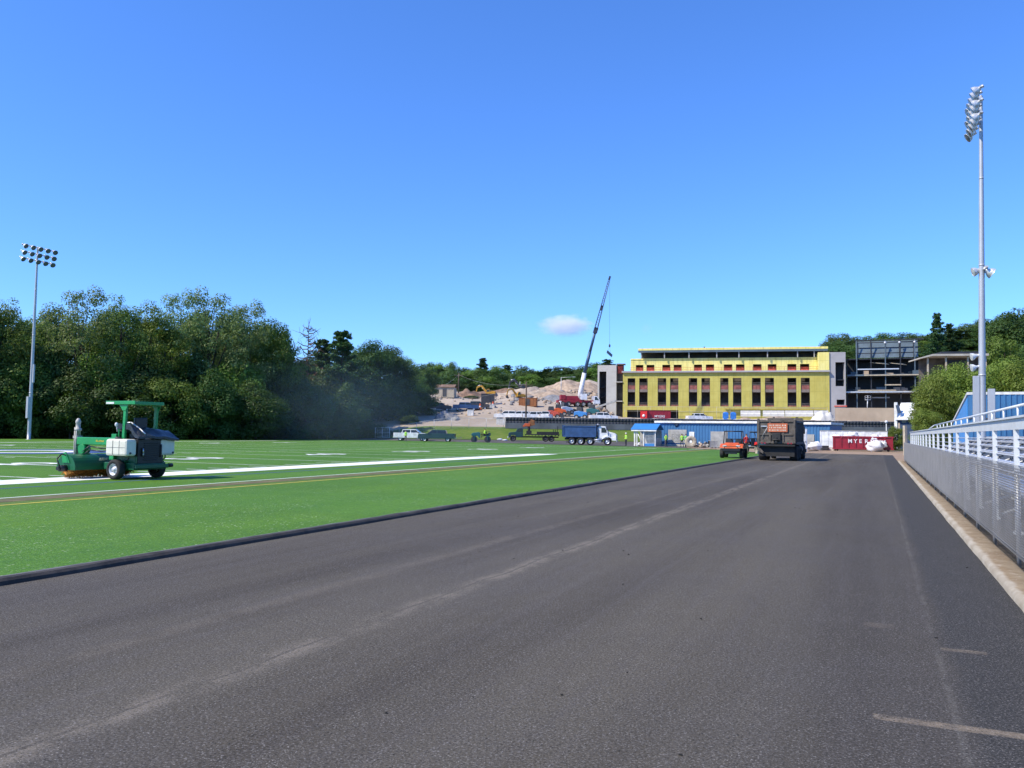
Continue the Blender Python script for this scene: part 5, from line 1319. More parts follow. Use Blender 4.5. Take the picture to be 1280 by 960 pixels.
# flat roofed pavilion above the trees
pv = Facade(1158, 172, 1226, 170); pt = thing('pavilion', 'flat roofed unfinished pavilion peeking over the light green trees', 'building', pv.a, pv.rz)
z1, z0 = pv.hit(1190, 441.8)[1], pv.hit(1190, 445.0)[1]
q = MB(); q.prism([(1.2, z0), (-1.3, z0 - .6), (-1.3, z0 - .35), (1.2, z1 - .15), (pv.L + 1.5, z1 - .1), (pv.L + 1.5, z0)], 'y', -.6, 8); q.o('roof', 'concrete', pt)
q = MB(); q.bb(3.2, .6, z1 - .09, pv.L + 1.5, 7, z1 + .45); q.o('roof_parapet', 'dark_steel', pt)
q = MB(); q.bb(0, 5, 4, pv.L + 1.5, 5.3, z0 - .02); q.o('rear_wall', 'interior', pt)
q = MB(); q.bb(5, 2.8, pv.hit(1190, 455)[1], pv.L - 1, 3, z0 - .6); q.o('dark_glazing', 'dark_steel', pt)
for x in (.3, 3.8, 8, pv.L + 1): q = MB(); q.bb(x, .1, 4, x + .3, .4, z0 - .02); q.o('column', 'wood_pale', pt)

# ------------------------------------------------------------------ blue storage buildings beside the track
def blue_building(label, pl, pr, Y0, Y1, ytop, doors, opening=None):
    f = Facade(pl, Y0, pr, Y1); t = thing('blue_building', label, 'building', f.a, f.rz)
    z1 = f.hit((pl + pr) / 2, ytop)[1]; q = MB(); ribbed(q, 0, f.L, -.1, z1 - .3, 0, .42, .05)
    q.poly([(0, .01, -.1), (0, 6, -.1), (0, 6, z1 - .3), (0, .01, z1 - .3)]).poly([(f.L, .01, -.1), (f.L, 6, -.1), (f.L, 6, z1 - .3), (f.L, .01, z1 - .3)]).poly([(0, 6, -.1), (f.L, 6, -.1), (f.L, 6, z1 - .3), (0, 6, z1 - .3)])
    q.o('wall', 'blue_sheet', t, fix=False)
    q = MB(); q.bb(-.2, -.3, z1 - .3, f.L + .2, 6.3, z1); q.o('roof', 'white_paint', t, bevel=.03)
    for a, c, ya, yb_, m in doors:
        x0, z0 = f.hit(a, yb_); x1, zz = f.hit(c, ya); q = MB(); z0 = max(z0, .02)
        q.bb(min(x0, x1), -.11, z0, max(x0, x1), -.055, zz)
        d = q.o('door', m, t)
        if c - a > 12:
            q = MB()
            for k in range(6): q.bb(x0, -.118, z0 + (zz - z0) * k / 6, x1, -.112, z0 + (zz - z0) * k / 6 + .03)
            q.o('door_rib', 'light_steel', d)
    return t, f
bb1, f1 = blue_building('long low blue corrugated building with white roof edge beyond the end of the field', 820.5, 948.5, 119, 112, 526.4,
    [(835.5, 858.5, 537.2, 553.5, 'light_steel'), (838.8, 856.8, 542.6, 552.2, 'white_paint'), (861.8, 868, 539.8, 553.5, 'white_paint'), (888.5, 909.5, 539.5, 557, 'light_steel')])
x0, z0 = f1.hit(846, 530.5)
q = MB(); q.lathe([(.0, -.03), (.34, -.03), (.34, -.055), (.0, -.06)], (x0, -.05, z0), (0, 1, 0), 14); q.box((x0 + .1, -.12, z0 + .05), (.2, .05, .5), 0, .5).box((x0 - .2, -.12, z0 + .1), (.45, .05, .12), 0, .5); q.o('emblem', 'navy_wall', bb1)
q = MB(); q.bb(0, -.09, 0, f1.L, -.056, .28); q.o('base_strip', 'concrete', bb1)
blue_building('short blue corrugated building with white roof edge right behind the brown dump truck', 1004.8, 1037.4, 113, 111, 528, [(1004.9, 1018, 543, 560, 'light_steel')])
fk = Facade(793, 116, 820, 114.6); kk = thing('kiosk', 'small open kiosk with bright blue roof left of the long blue building', 'kiosk', fk.a, fk.rz)
zr0, zr1 = fk.hit(806, 537.2)[1], fk.hit(806, 529.8)[1]
q = MB(); q.prism([(-.5, zr0), (-.5, zr0 + .1), (1.3, zr1 + .05), (1.3, zr1 - .08)], 'x', -.35, fk.L + .25); q.prism([(1.3, zr1 - .08), (1.3, zr1 + .05), (3.0, zr0 + .1), (3.0, zr0)], 'x', -.35, fk.L + .25); q.o('roof', 'sky_blue_paint', kk)
q = MB(); q.bb(-.3, -.46, zr0 - .2, fk.L + .2, -.4, zr0 - .003); q.o('fascia', 'white_paint', kk)
for x in (.02, .38, 1.35, fk.L - .12):
    q = MB(); q.bb(x, -.2, 0, x + .13 + (.06 if x < .1 else 0), -.07, zr0 - .2); q.o('post', 'white_paint', kk)
q = MB(); q.cyl((.55, -.1, zr0 - .5), (1.2, -.1, .35), .06, n=6); q.o('brace', 'white_paint', kk)
q = MB(); q.bb(0, 2.6, 0, fk.L, 2.75, zr0 - .01).bb(fk.L - .12, -.05, 0, fk.L, 2.6, 1.1); q.o('rear_wall', 'light_steel', kk)
q = MB(); q.bb(1.5, -.12, 0, fk.L - .13, -.06, .35); q.o('counter', 'sky_blue_paint', kk)
def mesh_panel(q, x0, x1, z0, z1, y, st=.18):
    for x in lin(x0, x1, st): q.bb(x - .012, y - .01, z0, x + .012, y + .01, z1)
    for z in lin(z0, z1, st): q.bb(x0, y - .008, z - .012, x1, y + .008, z + .012)
q = MB(); mesh_panel(q, 1.5, fk.L - .14, .36, zr0 - .3, -.05); q.o('mesh_screen', 'rail_paint', kk)

# clutter along the blue building
for px, py, kind, lab in ((863.5, 559.4, 'reel', 'pale cable reel lying against the blue wall below the white door'), (874, 559.5, 'pile', 'heap of grey scrap right of the cable reel'), (883, 559.8, 'pile', 'second heap of scrap left of the orange cart'),
                          (891, 560, 'crate', 'grey crate against the blue building just left of the orange cart'), (800, 557, 'pile', 'low heap of pipes in front of the kiosk')):
    p = on(px, py); q = MB()
    if kind == 'reel':
        q.lathe([(.55, -.28), (.75, -.28), (.75, -.2), (.35, -.2), (.35, .2), (.75, .2), (.75, .28), (.2, .28), (.2, -.28)], (0, 0, .75), (0.1, 1, 0), 18, True); o = q.o('cable_reel', 'wood_pale', None, loc=p); tag(o, lab, 'cable reel')
    elif kind == 'crate':
        q.bb(-.5, -.4, .1, .5, .4, .9)
        for x in (-.45, 0, .45): q.bb(x - .05, -.43, .0, x + .05, .43, .95)
        o = q.o('crate', 'light_steel', None, loc=p); tag(o, lab, 'crate')
    else:
        r9 = random.Random(int(px)); k = 1 if py > 558 else .5
        for i in range(26): q.m(i % 4).box((r9.uniform(-.75, .75), r9.uniform(-.4, .4), r9.uniform(.08, .55) * k), (r9.uniform(.2, .9), r9.uniform(.05, .3), r9.uniform(.04, .25)), r9.uniform(0, 3), r9.uniform(-.5, .5))
        o = q.o('scrap_heap', ['light_steel', 'white_paint', 'dark_grey', 'tan_wall'], None, loc=p); tag(o, lab, 'scrap heap')

# ------------------------------------------------------------------ white trailers, red dumpster and bags at the end of the track
def ribbed_box(q, x0, x1, y0, y1, z0, z1, st, d):
    q.bb(x0, y0, z0, x1, y1, z1)
    for x in lin(x0 + .1, x1 - .1, st): q.bb(x - .06, y0 - d, z0 + .02, x + .06, y0 - .001, z1 - .02); q.bb(x - .06, y1 + .001, z0 + .02, x + .06, y1 + d, z1 - .02)
    return q
ft = Facade(1024.5, 106, 1109, 103); tr = thing('storage_container', 'long white storage container behind the red dumpster', 'container', ft.a, ft.rz)
zc = ft.hit(1065, 539.2)[1]; q = MB(); ribbed_box(q, 0, ft.L, 0, 2.4, .1, zc, .9, .03); q.o('body', 'white_gloss', tr)
q = MB(); q.bb(-.02, -.05, zc + .003, ft.L + .02, 2.45, zc + .09); q.o('roof', 'light_steel', tr)
q = MB()
for x in (.3, ft.L - .4): q.bb(x, .1, -.1, x + .2, 2.3, .098)
q.o('skid', 'dark_grey', tr)
p = on(1021.7, 566); wb = thing('white_cabin', 'narrow white upright cabin at the left end of the white container', 'cabin', (p.x, p.y + 4, 0), R(-3))
q = MB(); q.bb(-.35, 0, 0, .4, 1.2, 2.45); q.o('body', 'white_gloss', wb, bevel=.02)
q = MB(); q.bb(-.28, -.03, .1, .3, -.002, 2.2); d_ = q.o('door', 'white_paint', wb); q = MB(); q.bb(.2, -.06, 1.0, .25, -.031, 1.15); q.o('handle', 'dark_grey', d_)
p = on(1010, 565); wt = thing('box_trailer', 'low white box trailer half hidden behind the brown dump truck', 'trailer', (p.x, p.y + 5, 0), R(-4))
q = MB(); q.bb(-1.9, 0, .35, .95, 2, 2.0); q.o('body', 'white_gloss', wt, bevel=.04)
for s in (0, 2): wheel(wt, -.6, s, .3, .2, 'steel', -1 if s == 0 else 1, False)
q = MB(); q.cyl((.9, 1, .4), (1.9, 1, .4), .05, n=6); q.o('drawbar', 'dark_grey', wt)
fd = Facade(1040.5, 97.6, 1116, 95.2); dm = thing('dumpster', 'long dark red roll off dumpster with white letters, at the end of the track', 'dumpster', fd.a, fd.rz)
zd = fd.hit(1078, 545.6)[1]; L = fd.L
q = MB(); q.bb(0, 0, .22, L, 2.3, .3).bb(0, 0, .3, L, .06, zd).bb(0, 2.24, .3, L, 2.3, zd).bb(0, .06, .3, .06, 2.24, zd).bb(L - .06, .06, .3, L, 2.24, zd)
q.bb(-.05, -.1, zd - .12, L + .05, -.001, zd + .02).bb(-.05, -.1, .2, L + .05, -.001, .34); q.o('body', 'red_paint', dm)
for k in range(9):
    q = MB(); x = .12 + (L - .24) * k / 8
    q.bb(x - .07, -.09, .342, x + .07, -.002, zd - .122); q.o('side_rib', 'red_paint', dm)
q = MB(); q.cyl((.5, .3, .12), (.5, 2, .12), .12, n=10).cyl((L - .5, .3, .12), (L - .5, 2, .12), .12, n=10); q.o('roller', 'dark_grey', dm)
xt0, zt_ = fd.hit(1062.6, 551.4)
for ch, px in zip('MYERS', (1062.6, 1069.4, 1075.6, 1083, 1090)):
    text(ch, .62, 'letter', 'white_gloss', dm, (fd.hit(px, 551.4)[0], -.1, zt_), (math.pi / 2, 0, 0), .006, 1.0, .008)
bagm = 'bulk bags around the red dumpster'
def bag(label, p, r, seed, sq=.8):
    q = MB(); n = 18; q.ball((0, 0, r * sq * .92), (r, r * .92, r * sq), n, .42, seed)
    q.v = [(x * (1.12 if z < r * .3 else 1), y, max(z, 0) + .04 * r * mnoise.noise(Vector((x * 5 / r, y * 5 / r, z * 5 / r + seed)))) for x, y, z in q.v]
    for a in (.6, 2.2, 3.9, 5.4): q.tube([(math.cos(a) * r * .4, math.sin(a) * r * .4, r * sq * 1.7), (math.cos(a) * r * .62, math.sin(a) * r * .62, r * sq * 2.0), (math.cos(a + .5) * r * .5, math.sin(a + .5) * r * .5, r * sq * 1.65)], .03, 5)
    o = q.o('bulk_bag', 'bag_white', None, loc=p, fix=False); return tag(o, label, 'bag', bagm)
fb0 = lambda px, py, y=-1.0: Vector((fd.a + fd.u * fd.hit(px, 555)[0] + fd.n * y)) + Vector((0, 0, max(fd.hit(px, py)[1], 0)))
b1 = bag('largest white bulk bag slumped on the ground in front of the dumpster letters', fb0(1094, 566, -.9), .92, 1, .72)
bag('white bulk bag on the dumpster rim above the large slumped one', fb0(1094, 551.5, .35), .5, 2)
bag('small white bag lying on the right part of the dumpster', fb0(1103, 550.0, .5), .48, 3, .55)
bag('white bag leaning on the dumpster side, right of the large slumped bag', fb0(1104, 559.8, -.42), .42, 4, 1.0)
bag('flat white bag leftmost of those on the dumpster load', fb0(1046, 548.4, .8), .5, 5, .5)
bag('white bag in the middle of the dumpster load', fb0(1060, 548.4, .9), .55, 6, .6)
bag('grey white bag right of the middle on the dumpster load', fb0(1067, 548.2, 1.1), .6, 7, .65)
bag('wide white bulk bag on the ground between brown dump truck and dumpster', on(1017.5, 563.5), .8, 8, .6)
bag('small white bag behind the wide one beside the brown dump truck', on(1020, 562.3) + Vector((.3, .6, 0)), .55, 9, .9)
p = on(1030.5, 563); q = MB(); q.bb(-.4, -.35, 0, .4, .35, .5).bb(-.34, -.38, .1, .34, -.351, .42).bb(-.42, -.37, .5, .42, .37, .56); o = q.o('tool_box', 'dark_grey', None, loc=p); tag(o, 'small dark box on the dirt left of the red dumpster', 'box')
p = on(1037.5, 563); q = MB(); q.bb(-.6, -.3, 0, .6, .3, .22).bb(-.5, -.25, .22, .5, .25, .38); o = q.o('white_sheet_stack', 'white_paint', None, loc=p); tag(o, 'low stack of white sheets at the left end of the red dumpster', 'stack')
# low tan retaining wall, white gabled building, posts and globe lamp on the right
fr = Facade(1030, 160, 1121, 156); rw = thing('retaining_wall', 'tan concrete retaining wall in front of the dark steel frame', 'wall', fr.a, fr.rz)
q = MB(); z1, z0 = fr.hit(1080, 509.8)[1], fr.hit(1080, 523.5)[1]
q.bb(2.0, 0, z0 - 2.2, fr.L, .5, z1)
for x in lin(2.05, fr.L - .1, 3.0): q.bb(x - .03, -.02, z0 - 2, x + .03, -.001, z1 - .02)
q.o('panel', 'tan_wall', rw)
fg = Facade(1117.5, 128, 1172, 124); wg = thing('white_roofed_building', 'small building with white roof and dark blue wall beyond the far bleacher end', 'building', fg.a, fg.rz)
za, zb_, zc_ = fg.hit(1140, 502.5)[1], fg.hit(1140, 523)[1], -.2
q = MB(); q.bb(.8, 0, zc_, fg.L + 4, 5, zb_); q.o('wall', 'navy_wall', wg)
q = MB(); q.prism([(-.6, zb_ - .25), (-.6, zb_ - .05), (2.6, za), (5.6, zb_ - .05), (5.6, zb_ - .25), (2.6, za - .2)], 'x', .3, fg.L + 4.4); q.o('roof', 'white_paint', wg)
q = MB(); q.prism([(-.4, zb_), (5.4, zb_), (2.6, za - .22)], 'x', .7, .8); q.o('gable', 'white_paint', wg)
q = MB(); x = fg.x(1120.6); q.bb(x - .22, -.5, zc_, x + .18, -.1, fg.hit(1120, 503)[1]); q.o('corner_pier', 'white_paint', wg)
x0, z0 = fg.hit(1122.4, 516); q = MB(); q.box((x0 + .25, -.62, z0 + .55), (.5, .08, 1.3), 0, R(-14)); q.o('wall_panel', 'navy_wall', wg)
x0, z0 = fg.hit(1130, 527); q = MB(); q.bb(x0 - .3, -.04, z0 - .2, x0 + .35, -.002, z0 + .35); q.o('window', 'glass', wg)
p = on(1131.5, 558, 78, 0); q = MB(); q.bb(-.13, -.13, -.1, .13, .13, P(1131, 532, 78).z); o = q.o('timber_post', 'wood_pale', None, loc=p, rz=.3); tag(o, 'pale timber post at the far end of the bleachers', 'post')
p = on(1108, 545, 112, 0); gl = thing('globe_lamp', 'white globe lamp on a thin post behind the red dumpster', 'lamp', p)
zg = P(1108, 527.3, 112).z
q = MB(); q.cyl((0, 0, -.1), (0, 0, zg - .15), .05, n=8); q.o('post', 'rail_paint', gl)
q = MB(); q.ball((0, 0, zg), .2, 12); q.o('globe', 'white_gloss', gl)

# ------------------------------------------------------------------ construction fences
def xy(px, Y): p = P(px, 500, Y); return p.x
def screen_fence(name, label, pxa, pxb, Y, top_h, m, cloth=True):
    xa, xb = xy(pxa, Y), xy(pxb, Y); t = thing(name, label, 'fence', (xa, Y, 0), 0)
    xs_ = lin(0, xb - xa, 3.0)
    zg = lambda x: zt(xa + x, Y)
    for x in xs_: q = MB(); q.cyl((x, .05, zg(x) - .3), (x, .05, zg(x) + top_h + .05), .035, n=6); q.o('post', 'galvanised', t)
    q = MB()
    for a, c in zip(xs_, xs_[1:]): q.cyl((a, .05, zg(a) + top_h), (c, .05, zg(c) + top_h), .03, n=6)
    q.o('top_rail', 'galvanised', t)
    if cloth:
        q = MB(); cols = lin(0, xb - xa, .6)
        def yy(x, k): return .0 + .012 * mnoise.noise(Vector((x * .3, k * 2, 1)))
        for a, c in zip(cols, cols[1:]):
            for k in range(3):
                z = lambda x, kk: zg(x) + .12 + (top_h - .12) * kk / 3
                q.add([(a, yy(a, k), z(a, k)), (c, yy(c, k), z(c, k)), (c, yy(c, k + 1), z(c, k + 1)), (a, yy(a, k + 1), z(a, k + 1))], [(0, 1, 2, 3)], True)
        o = q.o('privacy_screen', m, t, fix=False); sd = o.modifiers.new('thick', 'SOLIDIFY'); sd.thickness = .01
        q = MB()
        for a, c in zip(xs_, xs_[1:]): q.poly([(a, -.09, zg(a) + .1), (c, -.09, zg(c) + .1), (c, -.09, zg(c) + top_h * .52), (a, -.09, zg(a) + top_h * .52)])
        o = q.o('lower_screen', 'screen_grey', t); sd = o.modifiers.new('thick', 'SOLIDIFY'); sd.thickness = .012
    else:
        q = MB(); L = xb - xa; pit = .16
        for i in range(int(L / pit)):
            x = i * pit; z = zg(x)
            for sg in (1, -1):
                z0, z1 = (z, z + top_h) if sg > 0 else (z + top_h, z); x1 = min(x + top_h, L); f = (x1 - x) / top_h; r = .006
                ze = z0 + (z1 - z0) * f
                q.add([(x, r * sg, z0), (x + r * 1.5, r * sg, z0), (x1 + r * 1.5, r * sg, ze), (x1, r * sg, ze)], [(0, 1, 2, 3)])
        q.o('wire_mesh', 'galvanised', t, fix=False)
    return t
screen_fence('screen_fence', 'long construction fence with dark privacy screen in front of the building site', 632, 1120, 151.5, 2.15, 'screen_fabric')
screen_fence('wire_fence', 'see through chain link fence along the grass bank, left of the dark screen fence', 478, 630, 151.5, 1.9, None, False)
gt = thing('wire_gate', 'chain link gate with white frame at the left end of the see through fence', 'gate', (xy(470, 150), 150, zt(xy(470, 150), 150)), 0)
q = MB()
w_ = xy(488, 150) - xy(470, 150)
for x in (0, w_ / 2, w_): q.cyl((x, 0, 0), (x, 0, 1.95), .05, n=8)
for z in (.15, 1.05, 1.92): q.cyl((0, 0, z), (w_, 0, z), .035, n=6)
q.o('gate_frame', 'rail_paint', gt)
q = MB(); mesh_panel(q, .1, w_ - .1, .2, 1.88, 0, .3); q.o('wire_panel', 'galvanised', gt)
# ------------------------------------------------------------------ mobile crane
cb_ = P(724, 519, 196); cz = zs(cb_.x, cb_.y)
cr = thing('mobile_crane', 'mobile crane with red carrier, white lower boom and dark lattice jib raised over the site', 'crane', (cb_.x, cb_.y, cz), R(5))
inv = cr.matrix_basis.inverted()
def cl(px, py, Y): return inv @ P(px, py, Y)
bpy.context.view_layer.update(); inv = (Matrix.Translation(cr.location) @ Matrix.Rotation(R(5), 4, 'Z')).inverted()
for x in (-4.2, -2.8, -.6, .8, 2.2):
    for s in (1, -1): wheel(cr, x, s * 1.15, .6, .45, 'light_steel', s, False)
q = MB(); q.bb(-5.4, -1.25, .9, 3.2, 1.25, 1.5).bb(-4.9, -.6, .5, 2.8, .6, .9); q.o('carrier', 'red_paint', cr, bevel=.05)
q = MB(); q.prism([(3.2, .7), (3.2, 2.5), (4.0, 2.6), (4.7, 1.7), (4.8, .7)], 'y', -1.2, 1.2); cc = q.o('driver_cab', 'white_gloss', cr, bevel=.06)
q = MB(); q.prism([(3.5, 1.6), (3.5, 2.35), (3.95, 2.35), (4.45, 1.6)], 'y', -1.22, 1.22); q.o('window', 'glass', cc)
q = MB(); q.bb(-3.4, -1.1, 1.52, 1.0, 1.1, 2.5).bb(-4.6, -1.2, 1.6, -3.4, 1.2, 2.7); q.o('turntable', 'red_paint', cr, bevel=.05)
q = MB(); q.bb(.1, -1.6, 1.6, 1.6, -1.12, 3.0); q.o('operator_cab', 'white_gloss', cr, bevel=.05)
for x in (-4.9, 2.9):
    for s in (1, -1): q = MB(); q.bb(x - .15, min(s * 1.2, s * 3.2), .95, x + .15, max(s * 1.2, s * 3.2), 1.2); q.cyl((x, s * 3.1, 0), (x, s * 3.1, 1.1), .1, n=8).cyl((x, s * 3.1, 0), (x, s * 3.1, .08), .4, n=10); q.o('outrigger', 'white_gloss', cr)
B0, B1, B2, B3 = cl(721.5, 512, 196), cl(730.6, 466, 194), cl(744.5, 413, 192), cl(762, 347.5, 190)
def boxbeam(q, a, c, w0, w1): q.cyl(a, c, w0, w1, 4)
q = MB(); q.cyl(B0, B1, .62, .5, 6); q.o('base_boom', 'white_gloss', cr)
q = MB(); q.cyl(B1, B1.lerp(B2, .5), .42, .36, 6).cyl(B1.lerp(B2, .48), B2, .33, .28, 6); q.o('telescopic_boom', 'crane_blue', cr)
q = MB(); q.cyl(B0 + Vector((1.6, 0, -.3)), B0.lerp(B1, .55), .18, .14, 8); q.o('lift_cylinder', 'steel', cr)
q = MB(); ax = (B3 - B2).normalized(); sx_ = Vector((0, 1, 0)); sy_ = ax.cross(sx_).normalized(); N = 22
def cs(k, i):
    w_ = .34 * (1 - .55 * k); return B2.lerp(B3, k) + (sx_ * (1, -1, -1, 1)[i] + sy_ * (1, 1, -1, -1)[i]) * w_
for i in range(4): q.cyl(cs(0, i), cs(1, i), .06, .05, 5)
for k in range(N):
    for i in range(4): q.cyl(cs(k / N, i), cs((k + 1) / N, (i + 1) % 4), .035, .035, 4, False)
q.o('lattice_jib', 'crane_grey', cr)
q = MB(); q.box(B2, (.9, .8, 1.3), 0, R(15)).box(B2.lerp(B3, .43), (.55, .6, 1.1), 0, R(15)).box(B3, (.4, .5, .8), 0, R(15)); q.o('jib_joint', 'crane_grey', cr)
ld = cl(761, 434, 190); ld2 = Vector((B3.x + .1, B3.y, ld.z))
q = MB(); q.cyl(B3, ld2, .025, n=4); q.o('hoist_rope', 'crane_grey', cr)
q = MB(); q.lathe([(0, 0), (.2, .05), (.22, .5), (.08, .75), (0, .8)], ld2, n=10); q.o('hook_block', 'crane_grey', cr)
lw = (Matrix.Translation(cr.location) @ Matrix.Rotation(R(5), 4, 'Z')) @ ld2
q = MB(); q.box((0, 0, -1.5), (1.6, 1.4, .16), .2, R(40), R(35)).box((0, 0, -1.35), (1.6, .12, .12), .2, R(40), R(35))
for a, c in ((-.4, -.4), (.4, -.4), (.4, .4), (-.4, .4)): q.cyl((a, c, -1.5 - a * .8 + c * .6), (0, 0, .02), .015, n=4)
o = q.o('hanging_panel', 'deck_steel', None, loc=lw); tag(o, 'grey panel hanging tilted from the hook of the tall crane', 'panel')
# ------------------------------------------------------------------ excavators, lift and other machines
def excavator(label, loc, rz, paint, reach=1.0, sc=1.0):
    t = thing('excavator', label, 'excavator', loc, rz); t.scale = (sc,) * 3
    for s in (1, -1):
        q = MB(); q.prism([(-1.7, .45), (-1.4, .05), (1.4, .05), (1.7, .45), (1.4, .85), (-1.4, .85)], 'y', s * .95 - .28, s * .95 + .28); q.o('track', 'rubber', t, bevel=.06)
    q = MB(); q.bb(-.8, -.7, .5, .8, .7, 1.0).cyl((0, 0, 1.0), (0, 0, 1.15), .6, n=14); q.o('undercarriage', 'dark_grey', t)
    q = MB(); q.prism([(-1.9, 1.15), (-1.9, 2.0), (-1.2, 2.15), (.2, 2.1), (.9, 1.6), (.9, 1.15)], 'y', -1.2, .3).bb(-1.9, .3, 1.15, .0, 1.2, 1.9); q.o('body', paint, t, bevel=.05)
    q = MB(); q.prism([(0, 1.16), (0, 2.75), (.75, 2.75), (1.1, 1.9), (1.1, 1.16)], 'y', .32, 1.2); cbx = q.o('cab', paint, t, bevel=.04)
    q = MB(); q.prism([(.1, 1.85), (.1, 2.6), (.7, 2.6), (.98, 1.85)], 'y', .3, 1.215); q.o('window', 'glass', cbx)
    q = MB(); q.prism([(.6, 1.3), (.5, 1.7), (2.4, 3.9), (3.1, 4.0), (4.1, 3.4), (4.0, 3.05), (3.0, 3.5), (2.6, 3.3), (1.1, 1.3)], 'y', -.2, .2); q.o('boom', paint, t, bevel=.03)
    q = MB(); q.prism([(3.75, 3.7), (4.25, 3.45), (4.6 * reach, 1.5), (4.35 * reach, 1.45)], 'y', -.16, .16); q.o('stick', paint, t, bevel=.03)
    q = MB(); q.prism([(4.3 * reach, 1.65), (4.75 * reach, 1.4), (4.6 * reach, .75), (4.0 * reach, .5), (3.7 * reach, .8), (4.05 * reach, 1.0)], 'y', -.5, .5); q.o('bucket', 'dark_grey', t, bevel=.03)
    q = MB(); q.cyl((1.0, 0, 1.7), (2.5, 0, 3.1), .1, n=8).cyl((2.7, 0, 4.1), (3.9, 0, 3.85), .09, n=8); q.o('hydraulic_ram', 'steel', t)
    return t
excavator('brown yellow excavator digging at the back of the pale site, left of the rubble ridge', on(612, 503, 226), R(175), 'yellow_machine', sc=.85)
excavator('dark excavator on top of the rubble mound beside the tall pole', on(655, 494, 236), R(190), 'dark_grey', sc=1.0)
excavator('yellow excavator low in front of the rubble mound, left of the dark utility pole', on(649, 504, 208), R(200), 'yellow_machine', sc=.75)
def scissor(label, p, rz=0):
    t = thing('boom_lift', label, 'lift', p, rz)
    for x in (.8, -.8):
        for s in (1, -1): wheel(t, x, s * .7, .35, .25, 'dark_grey', s, False)
    q = MB(); q.bb(-1.2, -.6, .35, 1.2, .6, .9).bb(-.8, -.5, .9, .6, .5, 1.7); q.o('base', 'orange_machine', t, bevel=.06)
    q = MB(); q.cyl((-.3, 0, 1.6), (.2, 0, 3.4), .18, .14, 6).cyl((.2, 0, 3.4), (.35, 0, 5.6), .09, n=6); q.o('mast', 'white_gloss', t)
    q = MB(); q.bb(.0, -.4, 5.6, .8, .4, 5.68)
    for x, y in ((.03, -.37), (.77, -.37), (.77, .37), (.03, .37)): q.cyl((x, y, 5.68), (x, y, 6.5), .025, n=5)
    for z in (6.1, 6.5): q.tube([(.03, -.37, z), (.77, -.37, z), (.77, .37, z), (.03, .37, z), (.03, -.37, z)], .022, 5)
    q.o('basket', 'white_gloss', t); return t
pz = fs.hit(1083, 511)[1]
scissor('orange boom lift with white mast standing before the dark steel frame', on(1083, 511, 178, None), R(20))
for px, py, Y, lab, m in ((700, 522, 176, 'orange red site machine on the ground right of the white pickups', 'orange_red'), (691, 522, 172, 'pink red machine behind the screen fence, left of the crane carrier', 'red_mesh'),
                       (708, 521, 180, 'small white and red machine at the left rear of the crane carrier', 'white_gloss'), (727, 523, 172, 'blue machine behind the screen fence below the crane', 'sky_blue_paint'), (742, 520, 178, 'teal machine with a raised conveyor right of the crane', 'teal_paint')):
    p = on(px, py, Y); t = thing('site_machine', lab, 'machine', p, R(rnd.uniform(-30, 30)))
    q = MB(); q.prism([(-1.5, .5), (-1.5, 1.5), (-.4, 1.7), (1.2, 1.3), (1.5, .5)], 'y', -.7, .7); q.o('body', m, t, bevel=.08)
    q = MB(); q.prism([(-1.0, 1.66), (-.9, 2.5), (.1, 2.5), (.3, 1.6)], 'y', -.6, .6); q.o('cab', 'dark_grey', t, bevel=.05)
    for x in (-.9, .9):
        for s in (1, -1): wheel(t, x, s * .75, .45, .3, 'light_steel', s, False)
    q = MB()
    if 'conveyor' in lab: q.box((2.2, 0, 2.4), (5.5, .7, .35), 0, R(-18)); q.o('conveyor', 'light_steel', t)
    else: q.prism([(1.3, .5), (1.9, .15), (2.3, .2), (2.1, 1.0), (1.5, 1.2)], 'y', -.8, .8); q.o('bucket', 'dark_grey', t)
# portable toilets
for k, (px, lab) in enumerate(((907, 'left one of two blue portable toilets before the yellow facade'), (916.5, 'right one of two blue portable toilets before the yellow facade'))):
    p = on(px, 519, 183); t = thing('portable_toilet', lab, 'portable toilet', p, fa.rz, 'portable toilets')
    q = MB(); q.bb(-.62, -.6, .0, .62, .6, 1.0); q.o('base', 'white_paint', t, bevel=.03)
    q = MB(); q.bb(-.62, -.6, 1.0, .62, .6, 2.2); q.lathe([(.62, 2.2), (.5, 2.36), (.2, 2.45), (0, 2.46)], (0, 0, 0), n=14); q.o('cabin', 'portable_blue', t, bevel=.05)
    q = MB(); q.bb(-.45, -.63, .1, .45, -.603, 2.05); d_ = q.o('door', 'portable_blue', t); q = MB(); q.box((.35, -.65, 1.0), (.08, .04, .16)); q.o('handle', 'white_paint', d_)
# concrete barriers
for k, (px, Y) in enumerate(((930, 186), (938, 185.6), (946, 185.2), (958, 184.5), (967, 184), (976, 183.6), (986, 183.2), (995, 182.8), (1003, 182.4), (1012, 182), (1022, 181.6), (1031, 181.2), (808, 172), (848, 175), (838, 174.5))):
    p = on(px, 518, Y); p.z = max(p.z, P(px, 518.5, Y).z) if k < 12 else p.z; q = MB(); q.prism([(-.3, -.4), (-.3, .2), (-.12, .4), (-.08, .95), (.08, .95), (.12, .4), (.3, .2), (.3, -.4)], 'x', -.75, .75)
    o = q.o('concrete_barrier', 'concrete_pale', None, loc=p, rz=fa.rz); tag(o, 'pale concrete barrier in the row at the foot of the yellow building', 'barrier', 'concrete barriers before the yellow building')
